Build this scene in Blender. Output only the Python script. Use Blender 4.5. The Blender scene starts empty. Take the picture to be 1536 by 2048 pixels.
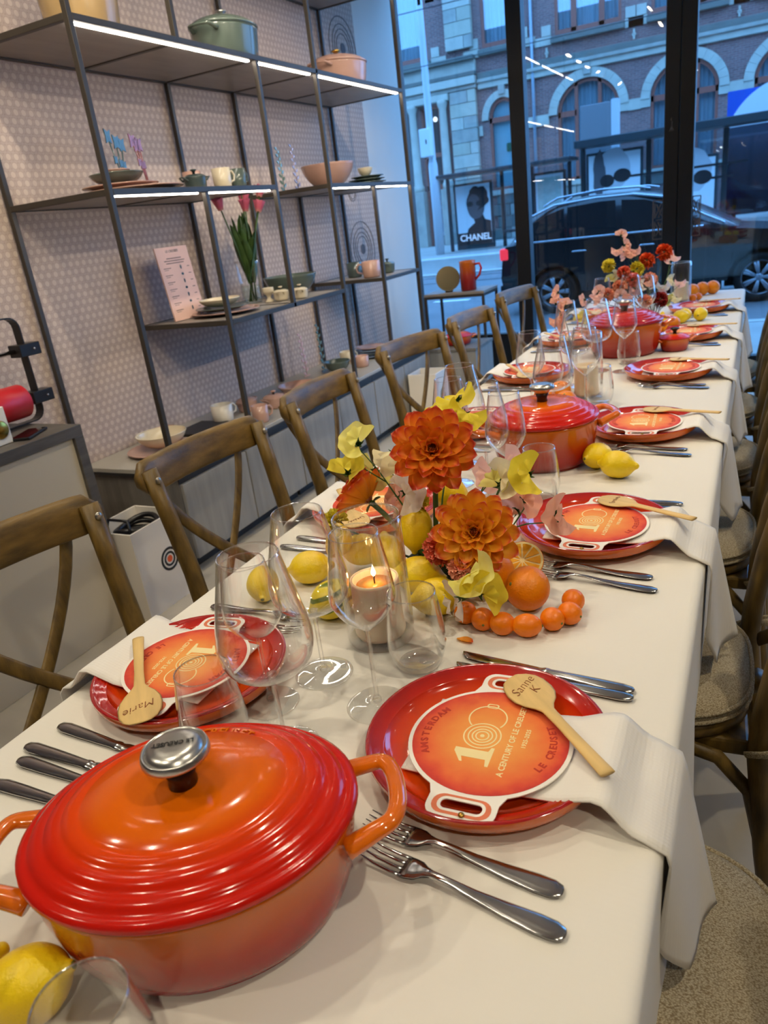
import bpy, bmesh, math, random
from math import pi, sin, cos, sqrt, radians
from mathutils import Vector, Matrix
random.seed(7)
scene = bpy.context.scene
COL = scene.collection

def S(r, g, b):
    f = lambda c: c / 12.92 if c <= .04045 else ((c + .055) / 1.055) ** 2.4
    return (f(r / 255), f(g / 255), f(b / 255), 1)

# ------------------------------------------------------------------ camera
cam_data = bpy.data.cameras.new('camera')
cam = bpy.data.objects.new('camera', cam_data); COL.objects.link(cam)
R_ROWS = ((0.8979215, 0.0584932, -0.4362517), (0.4240800, -0.3803835, 0.8218665), (-0.1178694, -0.9229772, -0.3663603))
Mc = Matrix([[R_ROWS[i][0], -R_ROWS[i][1], -R_ROWS[i][2]] for i in range(3)])
cam.matrix_world = Matrix.Translation((0, 0, 1.325)) @ Mc.to_4x4()
cam_data.sensor_fit = 'VERTICAL'; cam_data.sensor_height = 36.0
cam_data.lens = 1467.065 / 2048 * 36
cam_data.clip_start = .02; cam_data.clip_end = 200
cam_data.dof.use_dof = True; cam_data.dof.focus_distance = 1.05; cam_data.dof.aperture_fstop = 8.5
scene.camera = cam

# ------------------------------------------------------------------ world, exposure
w = bpy.data.worlds.new('dusk_sky'); scene.world = w; w.use_nodes = True
bg = w.node_tree.nodes['Background']
bg.inputs[0].default_value = (.17, .47, 1.0, 1); bg.inputs[1].default_value = 4.8
scene.view_settings.view_transform = 'Standard'; scene.view_settings.look = 'None'
scene.view_settings.exposure = 0.0; scene.view_settings.gamma = 1.0
scene.view_settings.use_curve_mapping = False
cy = scene.cycles
cy.max_bounces = 8; cy.diffuse_bounces = 3; cy.glossy_bounces = 3; cy.transmission_bounces = 6
cy.use_adaptive_sampling = True; cy.adaptive_threshold = .1; cy.adaptive_min_samples = 16
cy.transparent_max_bounces = 64; cy.caustics_reflective = False; cy.caustics_refractive = False
cy.sample_clamp_indirect = 6.0

# ------------------------------------------------------------------ helpers: objects
def link(o, parent=None):
    COL.objects.link(o)
    if parent is not None: o.parent = parent
    return o
def tag(o, label=None, cat=None, group=None, kind=None):
    if label: o['label'] = label
    if cat: o['category'] = cat
    if group: o['group'] = group
    if kind: o['kind'] = kind
    return o
def thing(name, label, cat, loc=(0, 0, 0), rz=0.0, group=None, rot=None):
    o = bpy.data.objects.new(name, None); o.empty_display_size = .05
    o.location = loc; o.rotation_euler = rot if rot else (0, 0, rz)
    link(o); return tag(o, label, cat, group)
def inst(name, mesh, parent=None, loc=(0, 0, 0), rot=(0, 0, 0), scale=(1, 1, 1)):
    o = bpy.data.objects.new(name, mesh); o.location = loc; o.rotation_euler = rot; o.scale = scale
    return link(o, parent)
def copy_tree(o, parent=None):
    c = o.copy(); COL.objects.link(c); c.parent = parent
    for ch in list(o.children): copy_tree(ch, c)
    return c

class MB:
    def __init__(s): s.v = []; s.f = []; s.sm = []
    def add(s, vs, fs, smooth=False):
        n = len(s.v); s.v += [tuple(p) for p in vs]
        s.f += [tuple(i + n for i in f) for f in fs]; s.sm += [smooth] * len(fs); return s
    def box(s, x0, x1, y0, y1, z0, z1):
        vs = [(x, y, z) for z in (z0, z1) for y in (y0, y1) for x in (x0, x1)]
        return s.add(vs, [(0, 2, 3, 1), (4, 5, 7, 6), (0, 1, 5, 4), (2, 6, 7, 3), (0, 4, 6, 2), (1, 3, 7, 5)])
    def bar(s, a, b, wx, wy=None):        # square bar between two points
        return s.tube([a, b], [wx * .7071] * 2, 4, smooth=False, twist=pi / 4, flat=(1, (wy or wx) / wx))
    def lathe(s, prof, n=32, sx=1.0, sy=1.0, c=(0, 0, 0), cap=True, closed=False):
        k = len(prof); vs = []
        for (r, z) in prof:
            for i in range(n):
                a = 2 * pi * i / n; ca, sa = cos(a), sin(a)
                vs.append((c[0] + r * ca * sx, c[1] + r * sa * sy, c[2] + z))
        fs = []
        for j in range(k - 1 + (1 if closed else 0)):
            j2 = (j + 1) % k
            for i in range(n):
                i2 = (i + 1) % n
                fs.append((j * n + i, j * n + i2, j2 * n + i2, j2 * n + i))
        if cap and not closed:
            if prof[0][0] > 1e-6: fs.append(tuple(range(n - 1, -1, -1)))
            if prof[-1][0] > 1e-6: fs.append(tuple((k - 1) * n + i for i in range(n)))
        return s.add(vs, fs, True)
    def tube(s, pts, rad, n=8, smooth=True, twist=0.0, flat=(1, 1), up=None, cap=True, closed=False):
        pts = [Vector(p) for p in pts]; m = len(pts)
        if not hasattr(rad, '__len__'): rad = [rad] * m
        tang = []
        for i in range(m):
            if closed: t = pts[(i + 1) % m] - pts[i - 1]
            else: t = pts[min(i + 1, m - 1)] - pts[max(i - 1, 0)]
            tang.append(t.normalized())
        u = Vector(up) if up else (Vector((0, 0, 1)) if abs(tang[0].z) < .9 else Vector((1, 0, 0)))
        vs = []
        for i in range(m):
            t = tang[i]; a = (u - t * u.dot(t)).normalized(); b = t.cross(a); 
            if not up: u = a
            for j in range(n):
                th = 2 * pi * j / n + twist
                vs.append(pts[i] + (a * cos(th) * flat[0] + b * sin(th) * flat[1]) * rad[i])
        fs = []
        for i in range(m if closed else m - 1):
            i2 = (i + 1) % m
            for j in range(n):
                j2 = (j + 1) % n; fs.append((i * n + j, i * n + j2, i2 * n + j2, i2 * n + j))
        if cap and not closed:
            fs.append(tuple(range(n - 1, -1, -1))); fs.append(tuple((m - 1) * n + j for j in range(n)))
        return s.add(vs, fs, smooth)
    def loft(s, secs, smooth=True, cap=True):      # list of equal-length closed loops
        n = len(secs[0]); vs = [p for q in secs for p in q]; fs = []
        for i in range(len(secs) - 1):
            for j in range(n):
                j2 = (j + 1) % n; fs.append((i * n + j, i * n + j2, (i + 1) * n + j2, (i + 1) * n + j))
        if cap:
            fs.append(tuple(range(n - 1, -1, -1))); fs.append(tuple((len(secs) - 1) * n + j for j in range(n)))
        return s.add(vs, fs, smooth)
    def sheet(s, fn, nu, nv, smooth=True):
        vs = [fn(i / nu, j / nv) for i in range(nu + 1) for j in range(nv + 1)]
        fs = [(i * (nv + 1) + j, (i + 1) * (nv + 1) + j, (i + 1) * (nv + 1) + j + 1, i * (nv + 1) + j + 1) for i in range(nu) for j in range(nv)]
        return s.add(vs, fs, smooth)
    def ball(s, c, r, n=16, m=10, sx=1, sy=1, sz=1):
        prof = [(max(r * sin(pi * j / m), 1e-5 if j in (0, m) else 0), -r * cos(pi * j / m) * sz) for j in range(m + 1)]
        prof[0] = (r * .02, prof[0][1]); prof[-1] = (r * .02, prof[-1][1])
        return s.lathe(prof, n, sx, sy, c)
    def mesh(s, name, mat=None, bevel=0, seg=2, recalc=True):
        me = bpy.data.meshes.new(name); me.from_pydata(s.v, [], s.f); 
        me.polygons.foreach_set('use_smooth', s.sm)
        if recalc or bevel:
            bm = bmesh.new(); bm.from_mesh(me)
            if recalc: bmesh.ops.recalc_face_normals(bm, faces=bm.faces)
            if bevel:
                ed = [e for e in bm.edges if len(e.link_faces) == 2 and e.calc_face_angle(0) > .6]
                bmesh.ops.bevel(bm, geom=ed, offset=bevel, segments=seg, affect='EDGES', profile=.5)
            bm.to_mesh(me); bm.free()
        if mat is not None:
            me.materials.append(mat)
        return me
    def build(s, name, mat, parent=None, bevel=0, loc=(0, 0, 0), rot=(0, 0, 0), seg=2, recalc=True):
        return inst(name, s.mesh(name, mat, bevel, seg, recalc), parent, loc, rot)

def flat_mesh(name, loops, thick, mat, res=1):
    """polygons (holes by nesting) filled in the XY plane, thickness centred on z=0"""
    cu = bpy.data.curves.new(name, 'CURVE'); cu.dimensions = '2D'; cu.fill_mode = 'BOTH'; cu.extrude = thick / 2
    for lp in loops:
        sp = cu.splines.new('POLY'); sp.points.add(len(lp) - 1); sp.use_cyclic_u = True
        for p, q in zip(sp.points, lp): p.co = (q[0], q[1], 0, 1)
    o = bpy.data.objects.new(name, cu); me = bpy.data.meshes.new_from_object(o)
    bpy.data.objects.remove(o); bpy.data.curves.remove(cu)
    me.materials.clear(); me.materials.append(mat); me.name = name
    return me
def text_mesh(name, s, size, mat, thick=.0003, align='CENTER', shear=0.0, space=1.0, offset=0.0):
    cu = bpy.data.curves.new(name, 'FONT'); cu.body = s; cu.size = size; cu.extrude = thick / 2
    cu.align_x = align; cu.align_y = 'CENTER'; cu.shear = shear; cu.space_character = space; cu.offset = offset
    cu.resolution_u = 3
    o = bpy.data.objects.new(name, cu); me = bpy.data.meshes.new_from_object(o)
    bpy.data.objects.remove(o); bpy.data.curves.remove(cu)
    me.materials.clear(); me.materials.append(mat); me.name = name
    return me
def merge_meshes(name, items, mat):
    bm = bmesh.new()
    for me, mtx in items:
        n0 = len(bm.verts); bm.from_mesh(me); bm.verts.ensure_lookup_table()
        bmesh.ops.transform(bm, matrix=mtx, verts=bm.verts[n0:])
    out = bpy.data.meshes.new(name); bm.to_mesh(out); bm.free()
    out.materials.append(mat); return out
def circ(cx, cy, r, n=48, a0=0, a1=2 * pi, ry=None):
    ry = ry or r
    full = abs(a1 - a0 - 2 * pi) < 1e-6
    return [(cx + r * cos(a0 + (a1 - a0) * i / (n if full else n - 1)), cy + ry * sin(a0 + (a1 - a0) * i / (n if full else n - 1))) for i in range(n)]
def rrect(cx, cy, w_, h_, r, n=5):
    out = []
    for (sx, sy, a) in ((1, 1, 0), (-1, 1, pi / 2), (-1, -1, pi), (1, -1, 3 * pi / 2)):
        for i in range(n + 1):
            t = a + pi / 2 * i / n
            out.append((cx + sx * (w_ / 2 - r) + r * cos(t), cy + sy * (h_ / 2 - r) + r * sin(t)))
    return out
def solidify(o, t, off=0):
    m = o.modifiers.new('thickness', 'SOLIDIFY'); m.thickness = t; m.offset = off; return o

# ------------------------------------------------------------------ helpers: materials
MATS = {}
def nodes_of(m):
    return m.node_tree.nodes, m.node_tree.links
def mat(name, col, rough=.5, metal=0.0, spec=.5, coat=0.0, vary=0.0, vscale=8.0, bump=0.0, bscale=60.0, col2=None,
        stretch=(1, 1, 1), emit=None, estr=0.0, sheen=0.0, trans=0.0, sss=0.0, coord='Object', detail=4.0):
    if name in MATS: return MATS[name]
    m = bpy.data.materials.new(name); m.use_nodes = True; N, L = nodes_of(m)
    b = N['Principled BSDF']; b.inputs['Base Color'].default_value = col
    b.inputs['Roughness'].default_value = rough; b.inputs['Metallic'].default_value = metal
    b.inputs['Specular IOR Level'].default_value = spec
    b.inputs['Coat Weight'].default_value = coat; b.inputs['Coat Roughness'].default_value = .05
    if sheen: b.inputs['Sheen Weight'].default_value = sheen
    if trans: b.inputs['Transmission Weight'].default_value = trans
    if sss:
        b.inputs['Subsurface Weight'].default_value = sss; b.inputs['Subsurface Radius'].default_value = (.02, .01, .005); b.inputs['Subsurface Scale'].default_value = .3
    if emit: b.inputs['Emission Color'].default_value = emit; b.inputs['Emission Strength'].default_value = estr
    if vary or bump:
        tc = N.new('ShaderNodeTexCoord'); mp = N.new('ShaderNodeMapping'); mp.inputs['Scale'].default_value = stretch
        L.new(tc.outputs[coord], mp.inputs[0])
    if vary:
        nz = N.new('ShaderNodeTexNoise'); nz.inputs['Scale'].default_value = vscale; nz.inputs['Detail'].default_value = detail
        L.new(mp.outputs[0], nz.inputs['Vector'])
        cr = N.new('ShaderNodeValToRGB'); c2 = col2 or tuple(list(c * (1 - vary) for c in col[:3]) + [1])
        cr.color_ramp.elements[0].position = .3; cr.color_ramp.elements[1].position = .7
        cr.color_ramp.elements[0].color = c2; cr.color_ramp.elements[1].color = col
        L.new(nz.outputs['Fac'], cr.inputs[0]); L.new(cr.outputs[0], b.inputs['Base Color'])
    if bump:
        n2 = N.new('ShaderNodeTexNoise'); n2.inputs['Scale'].default_value = bscale; n2.inputs['Detail'].default_value = 3
        L.new(mp.outputs[0], n2.inputs['Vector'])
        bp = N.new('ShaderNodeBump'); bp.inputs['Strength'].default_value = bump; bp.inputs['Distance'].default_value = .002
        L.new(n2.outputs['Fac'], bp.inputs['Height']); L.new(bp.outputs[0], b.inputs['Normal'])
    MATS[name] = m; return m
def ramp_mat(name, stops, mode='radial', rough=.15, coat=.6, noise=.0, nscale=6.0, axis=2, metal=0.0, spec=.5, bump=0.0, objr=0):
    """enamel / petal colour that runs along the thing itself (generated coordinates)"""
    if name in MATS: return MATS[name]
    m = bpy.data.materials.new(name); m.use_nodes = True; N, L = nodes_of(m); b = N['Principled BSDF']
    b.inputs['Roughness'].default_value = rough; b.inputs['Coat Weight'].default_value = coat; b.inputs['Coat Roughness'].default_value = .04
    b.inputs['Metallic'].default_value = metal; b.inputs['Specular IOR Level'].default_value = spec
    tc = N.new('ShaderNodeTexCoord')
    if mode == 'radial':
        mp = N.new('ShaderNodeMapping'); mp.inputs['Location'].default_value = (-1, -1, 0); mp.inputs['Scale'].default_value = (2, 2, 0)
        if objr: mp.inputs['Location'].default_value = (0, 0, 0); mp.inputs['Scale'].default_value = (1 / objr, 1 / objr, 0)
        L.new(tc.outputs['Object' if objr else 'Generated'], mp.inputs[0])
        ln = N.new('ShaderNodeVectorMath'); ln.operation = 'LENGTH'; L.new(mp.outputs[0], ln.inputs[0]); val = ln.outputs['Value']
    else:
        sp = N.new('ShaderNodeSeparateXYZ'); L.new(tc.outputs['Generated'], sp.inputs[0]); val = sp.outputs[axis]
    if noise:
        nz = N.new('ShaderNodeTexNoise'); nz.inputs['Scale'].default_value = nscale; nz.inputs['Detail'].default_value = 5
        L.new(tc.outputs['Object' if objr else 'Generated'], nz.inputs['Vector'])
        ma = N.new('ShaderNodeMath'); ma.operation = 'MULTIPLY_ADD'; ma.inputs[1].default_value = noise; ma.inputs[2].default_value = -noise / 2
        L.new(nz.outputs['Fac'], ma.inputs[0]); ad = N.new('ShaderNodeMath'); L.new(val, ad.inputs[0]); L.new(ma.outputs[0], ad.inputs[1]); val = ad.outputs[0]
    cr = N.new('ShaderNodeValToRGB'); el = cr.color_ramp.elements
    el[0].position, el[0].color = stops[0]; el[1].position, el[1].color = stops[-1]
    for p, c in stops[1:-1]:
        e = el.new(p); e.color = c
    L.new(val, cr.inputs[0]); L.new(cr.outputs[0], b.inputs['Base Color'])
    if bump:
        n2 = N.new('ShaderNodeTexNoise'); n2.inputs['Scale'].default_value = 90; L.new(tc.outputs['Object'], n2.inputs['Vector'])
        bp = N.new('ShaderNodeBump'); bp.inputs['Strength'].default_value = bump; bp.inputs['Distance'].default_value = .002
        L.new(n2.outputs['Fac'], bp.inputs['Height']); L.new(bp.outputs[0], b.inputs['Normal'])
    MATS[name] = m; return m
def thin_glass(name, tint=(.98, .985, .98, 1), edge=.55, base=.045, rough=0.0, power=3.0):
    """clear glass: sees through, reflects more at grazing angles"""
    if name in MATS: return MATS[name]
    m = bpy.data.materials.new(name); m.use_nodes = True; N, L = nodes_of(m)
    N.remove(N['Principled BSDF']); out = N['Material Output']
    tr = N.new('ShaderNodeBsdfTransparent'); tr.inputs[0].default_value = tint
    gl = N.new('ShaderNodeBsdfGlossy'); gl.inputs['Roughness'].default_value = rough; gl.inputs[0].default_value = (1, 1, 1, 1)
    lw = N.new('ShaderNodeLayerWeight'); lw.inputs[0].default_value = .5
    pw = N.new('ShaderNodeMath'); pw.operation = 'POWER'; pw.inputs[1].default_value = power
    L.new(lw.outputs['Facing'], pw.inputs[0])
    ma = N.new('ShaderNodeMath'); ma.operation = 'MULTIPLY_ADD'; ma.inputs[1].default_value = edge; ma.inputs[2].default_value = base
    L.new(pw.outputs[0], ma.inputs[0])
    mx = N.new('ShaderNodeMixShader'); L.new(ma.outputs[0], mx.inputs[0]); L.new(tr.outputs[0], mx.inputs[1]); L.new(gl.outputs[0], mx.inputs[2])
    L.new(mx.outputs[0], out.inputs[0]); MATS[name] = m; return m
def emit_mat(name, col, st):
    if name in MATS: return MATS[name]
    m = bpy.data.materials.new(name); m.use_nodes = True; N, L = nodes_of(m); N.remove(N['Principled BSDF'])
    e = N.new('ShaderNodeEmission'); e.inputs[0].default_value = col; e.inputs[1].default_value = st
    L.new(e.outputs[0], N['Material Output'].inputs[0]); MATS[name] = m; return m
PW_S, PW_F = 44.0, 70.0
PW_T, PW_W, PW_R = 20.0, 32.0, 46.0

# ================================================================== palette
M_white = mat('white_paint', S(225, 218, 208), .6, vary=.04, vscale=3)
M_ceil = mat('ceiling_paint', S(235, 230, 222), .8)
M_floor = mat('concrete_floor', S(178, 168, 152), .45, vary=.25, vscale=5, bump=.1, bscale=30)
M_darkmetal = mat('dark_bronze_metal', S(70, 64, 58), .45, metal=.4, vary=.1, vscale=12)
M_blackframe = mat('black_frame', S(14, 14, 16), .4)
M_greywood = mat('grey_wood', S(122, 116, 108), .5, vary=.35, vscale=6, stretch=(6, 6, .8), bump=.1, bscale=40)
M_deskwood = mat('desk_grey_wood', S(96, 90, 84), .5, vary=.4, vscale=7, stretch=(2, 1, 8), bump=.1, bscale=40)
M_greydoor = mat('pale_grey_wood', S(150, 146, 140), .5, vary=.22, vscale=5, stretch=(6, 6, .6))
M_shelfpanel = mat('grey_shelf_board', S(152, 143, 134), .45, vary=.18, vscale=4, stretch=(4, 1, 4))
M_blackgap = mat('dark_channel', S(32, 31, 31), .5)
M_creampanel = mat('cream_laminate', S(202, 190, 168), .45)
M_pane = thin_glass('window_glass', (.93, .97, 1, 1), edge=.5, base=.04, power=3.5)

def wallpaper():
    m = bpy.data.materials.new('hexagon_print_wallpaper'); m.use_nodes = True; N, L = nodes_of(m); b = N['Principled BSDF']
    b.inputs['Roughness'].default_value = .7
    tc = N.new('ShaderNodeTexCoord'); ds = []
    for off in ((0, 0, 0), (0, .5, .5)):
        mp = N.new('ShaderNodeMapping'); mp.inputs['Scale'].default_value = (0, 1 / .037, 1 / .064); mp.inputs['Location'].default_value = off
        L.new(tc.outputs['Object'], mp.inputs[0])
        fr = N.new('ShaderNodeVectorMath'); fr.operation = 'FRACTION'; L.new(mp.outputs[0], fr.inputs[0])
        mp2 = N.new('ShaderNodeMapping'); mp2.inputs['Location'].default_value = (0, -.5, -.5 * 1.73); mp2.inputs['Scale'].default_value = (0, 1, 1.73)
        L.new(fr.outputs[0], mp2.inputs[0])
        ln = N.new('ShaderNodeVectorMath'); ln.operation = 'LENGTH'; L.new(mp2.outputs[0], ln.inputs[0]); ds.append(ln)
    mn = N.new('ShaderNodeMath'); mn.operation = 'MINIMUM'; L.new(ds[0].outputs['Value'], mn.inputs[0]); L.new(ds[1].outputs['Value'], mn.inputs[1])
    cr = N.new('ShaderNodeValToRGB'); el = cr.color_ramp.elements
    el[0].position = .0; el[0].color = S(198, 180, 168); el[1].position = 1; el[1].color = S(160, 140, 130)
    for p, c in ((.27, S(196, 178, 167)), (.33, S(172, 152, 143)), (.42, S(174, 155, 146)), (.47, S(184, 166, 157)), (.53, S(164, 144, 135))):
        e = el.new(p); e.color = c
    L.new(mn.outputs[0], cr.inputs[0]); L.new(cr.outputs[0], b.inputs['Base Color']); return m
M_wallpaper = wallpaper()

def struct(name, m, *boxes, bevel=0, parent=None):
    b = MB()
    for q in boxes: b.box(*q)
    o = b.build(name, m, parent, bevel)
    if parent is None: o['kind'] = 'structure'
    return o
# ================================================================== room shell
XW, YW, ZC = -2.645, 6.2, 3.0
struct('floor', M_floor, (XW - .3, 2.9, -3.2, YW + .02, -.1, 0))
struct('ceiling', M_ceil, (XW - .3, 2.9, -3.2, YW + .02, ZC, ZC + .1))
struct('wall_left', M_wallpaper, (XW - .15, XW, -3.2, 5.45, 0, ZC))
struct('wall_right', M_white, (2.6, 2.75, -3.2, YW, 0, ZC))
struct('wall_back', M_white, (XW - .15, 2.75, -3.35, -3.2, 0, ZC))
struct('trim_1', M_white, (XW - .15, XW - .004, 5.452, YW - .06, 0, ZC))
M_facade = mat('shop_facade_stone', S(70, 70, 72), .7, vary=.15, vscale=2)
struct('wall_front', M_facade, (-30, XW - .15, YW - .1, YW + .1, -.3, 12), (2.75, 30, YW - .1, YW + .1, -.3, 12), (XW - .15, 2.75, YW - .1, YW + .1, ZC + .1, 12))
# shop window: frame members, panes
wf = tag(bpy.data.objects.new('window_1', None), kind='structure'); link(wf)
M_frame = M_blackframe
def fr(name, *b): 
    m = MB(); m.box(*b); return m.build(name, M_frame, wf, .004)
fr('frame_jamb', XW - .15, XW + .002, YW - .05, YW + .07, 0, ZC)
fr('mullion', -1.757, -1.64, YW - .05, YW + .06, 0, ZC)
fr('bottom_rail', XW, -1.757, YW - .04, YW + .06, 0, .315)
fr('bottom_rail', -1.64, -.645, YW - .03, YW + .05, 0, .10)
fr('bottom_rail', -.445, 2.6, YW - .03, YW + .05, 0, .06)
fr('door_stile', -.645, -.547, YW - .05, YW + .05, 0, ZC)
fr('door_stile', -.543, -.445, YW - .05, YW + .05, 0, ZC)
for (a, b_, z0) in ((XW, -1.757, .315), (-1.64, -.645, .1), (-.445, 2.6, .06)):
    m = MB(); m.box(a, b_, YW - .006, YW + .006, z0, ZC); m.build('pane', M_pane, wf)
# etched ornament on the door glass either side of the stiles
M_etch = mat('etched_line', S(120, 105, 95), .6)
def etched(x0, x1, z0, z1, flip):
    t = .007; items = []
    W_, H_ = x1 - x0, z1 - z0
    def seg(a, b):
        a = Vector((a[0], a[1])); b = Vector((b[0], b[1])); d = (b - a).normalized(); n = Vector((-d.y, d.x)) * t / 2
        return [tuple(a + n), tuple(a - n), tuple(b - n), tuple(b + n)]
    def P(u, v): return (x0 + (u if not flip else 1 - u) * W_, z0 + v * H_)
    segs = [((0, 0), (1, 0)), ((1, 0), (1, 1)), ((1, 1), (0, 1)), ((0, 1), (0, 0)), ((.18, .08), (.18, .45)), ((.18, .45), (.85, .1)), ((.18, .55), (.85, .92)),
            ((.18, .55), (.18, .92)), ((.36, .9), (.9, .6)), ((.36, .1), (.9, .4)), ((.36, .5), (.9, .5)), ((.55, .56), (.9, .78)), ((.55, .44), (.9, .22))]
    for a, b in segs: items.append((flat_mesh('seg', [seg(P(*a), P(*b))], .002, M_etch), Matrix.Identity(4)))
    return merge_meshes('etched_ornament', items, M_etch)
for (a, b_, fl) in ((-.715, -.648, False), (-.442, -.39, True)):
    inst('etched_ornament', etched(a, b_, .955, 1.225, fl), wf, (0, YW - .009, 0), (pi / 2, 0, 0))
# small lily-like emblem on the stile
em = MB(); 
em.tube([(-.6, 0, 1.745), (-.592, 0, 1.76), (-.583, 0, 1.745), (-.592, 0, 1.73)], .004, 6, closed=True)
em.tube([(-.592, 0, 1.732), (-.594, 0, 1.70), (-.608, 0, 1.67)], .003, 6); em.tube([(-.594, 0, 1.70), (-.592, 0, 1.67)], .003, 6); em.tube([(-.593, 0, 1.70), (-.58, 0, 1.672)], .003, 6)
em.build('emblem', M_etch, wf, loc=(0, YW - .053, 0))
# shop lettering on the glass, reads from the street
M_sign = mat('black_letter', S(10, 10, 12), .5)
sg = text_mesh('window_lettering', 'LE CREUSET', .16, M_sign, .002, offset=.004)
o = inst('window_lettering', sg, wf, (-2.05, YW - .012, 2.865), (pi / 2, 0, 0), (-1, 1, 1))
# printed ring motifs on the wallpaper near the window
M_ring = mat('print_line', S(92, 84, 84), .7); M_dot = mat('print_dot', S(120, 110, 112), .7)
def ring_motif(yc, zc, nm, s=1.0):
    lp = []
    for r in (.195, .15, .12, .092) if s == 1 else (.06, .045): lp += [circ(0, 0, r, 64), circ(0, 0, r - .005, 64)]
    items = [(flat_mesh('r', lp, .002, M_ring), Matrix.Identity(4)), (flat_mesh('d', [circ(0, 0, .036 * s)], .002, M_ring), Matrix.Identity(4))]
    o = inst(nm, merge_meshes(nm, items, M_ring), None, (XW + .0015, yc, zc), (pi / 2, 0, pi / 2))
    o['kind'] = 'structure'; return o
for k, (yc, zc, s) in enumerate(((5.182, 1.149, 1.0), (5.114, 1.54, .3), (5.245, 2.45, 1.0))): ring_motif(yc, zc, 'trim_%d' % (k + 2), s)

# ================================================================== shelving unit
M_led = emit_mat('led_strip_light', (1.0, .92, .8, 1), 30.0)
sh = thing('shelving_unit', 'dark metal open shelving with grey boards and light strips along the wallpapered wall', 'shelving', (-2.36, 2.18, .47))
def shp(name, m, *bx, bevel=.002):
    b = MB(); b.box(*bx); o = b.build(name, m, None, bevel); o.parent = sh; o.matrix_parent_inverse = Matrix.Translation((2.36, -2.18, -.47)); return o
XF, XB, U = -2.1, -2.622, .011
YS = [2.18, 2.727, 3.27, 3.815, 4.355, 4.912]
Z4, Z3, Z2, Z1, Z0 = 2.62, 2.065, 1.525, .975, .472
def upright(x, y, z0, z1): shp('upright', M_darkmetal, x - U, x + U, y - U, y + U, z0, z1)
for x in (XF, XB):
    for y in (YS[0], YS[3], YS[5]): upright(x, y, Z0, ZC - .01)
    upright(x, YS[1], Z3 + .02, ZC - .01)
    upright(x, YS[4], Z0, Z2)
upright(XF, YS[1], Z0, Z2); upright(XF, YS[2], Z1, Z3); upright(XB, YS[2], Z1, Z3)
def deck(z, i0, i1, led=True, panel=True, segs=None):
    y0, y1 = YS[i0], YS[i1]
    for x in (XF, XB): shp('rail', M_darkmetal, x - U, x + U, y0 + U, y1 - U, z, z + .022)
    for i in range(i0, i1 + 1): shp('rail', M_darkmetal, XB + U, XF - U, YS[i] - U, YS[i] + U, z, z + .022)
    for i in range(i0, i1):
        if panel: shp('shelf_board', M_shelfpanel, XB + U, XF - U, YS[i] + U, YS[i + 1] - U, z + .004, z + .02)
    for (i, j) in (segs or [(q, q + 1) for q in range(i0, i1)]) if led else []:
        shp('light_strip', M_led, XF - U - .016, XF - U - .001, YS[i] + .03, YS[j] - .03, z - .004, z + .003, bevel=0)
deck(Z4, 0, 5, segs=[(0, 2), (2, 3), (3, 5)]); deck(Z3, 0, 5, segs=[(0, 2), (2, 3), (3, 5)]); deck(Z2, 0, 2); deck(Z2, 3, 5); deck(Z1, 1, 3, led=False); deck(Z1, 4, 5, led=False)

# ================================================================== credenza: cabinet units, continuous top
for k in range(3):
    y0 = 2.2 + k * .92; y1 = y0 + .918
    t = thing('sideboard_cabinet', ['grey wood sideboard cabinet nearest the white counter', 'grey wood sideboard cabinet in the middle of the row', 'grey wood sideboard cabinet nearest the window'][k], 'cabinet', (-2.36, (y0 + y1) / 2, 0), group='sideboard cabinets under the shelving')
    h = (y1 - y0) / 2
    b = MB(); b.box(-.27, .245, -h, h, .06, .44); b.build('body', M_greywood, t, .002)
    b = MB(); b.box(-.27, .2, -h + .01, h - .01, 0, .06); b.build('plinth', M_blackgap, t)
    for s in (0, 1):
        b = MB(); b.box(.246, .262, -h + .004 + s * h, -.003 + s * h, .065, .405); b.build('door', M_greydoor, t, .002)
    b = MB(); b.box(.244, .250, -h, h, .408, .438); b.build('handle_channel', M_blackgap, t)
t = thing('sideboard_worktop', 'long grey stone sideboard top with a black front edge', 'worktop', (-2.36, 3.575, .44))
b = MB(); b.box(-.28, .262, -1.39, 1.39, .012, .031); b.build('slab', mat('pale_stone_top', S(168, 162, 152), .4, vary=.1, vscale=5), t, .002)
b = MB(); b.box(-.28, .266, -1.392, 1.392, .0, .0125); b.build('edge_band', M_blackgap, t)

# ================================================================== white counter at the left
t = thing('counter', 'white fronted counter with grey wood frame at the left wall', 'counter', (-2.36, .9, 0))
b = MB(); b.box(-.28, .258, -1.7, .885, .752, .792); b.build('countertop', M_deskwood, t, .002)
b = MB(); b.box(-.28, .258, .845, .885, 0, .752); b.build('side_panel', M_deskwood, t, .002)
b = MB(); b.box(-.27, .245, -1.7, .845, .0, .752); b.build('front_panel', M_creampanel, t, .002)

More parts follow.
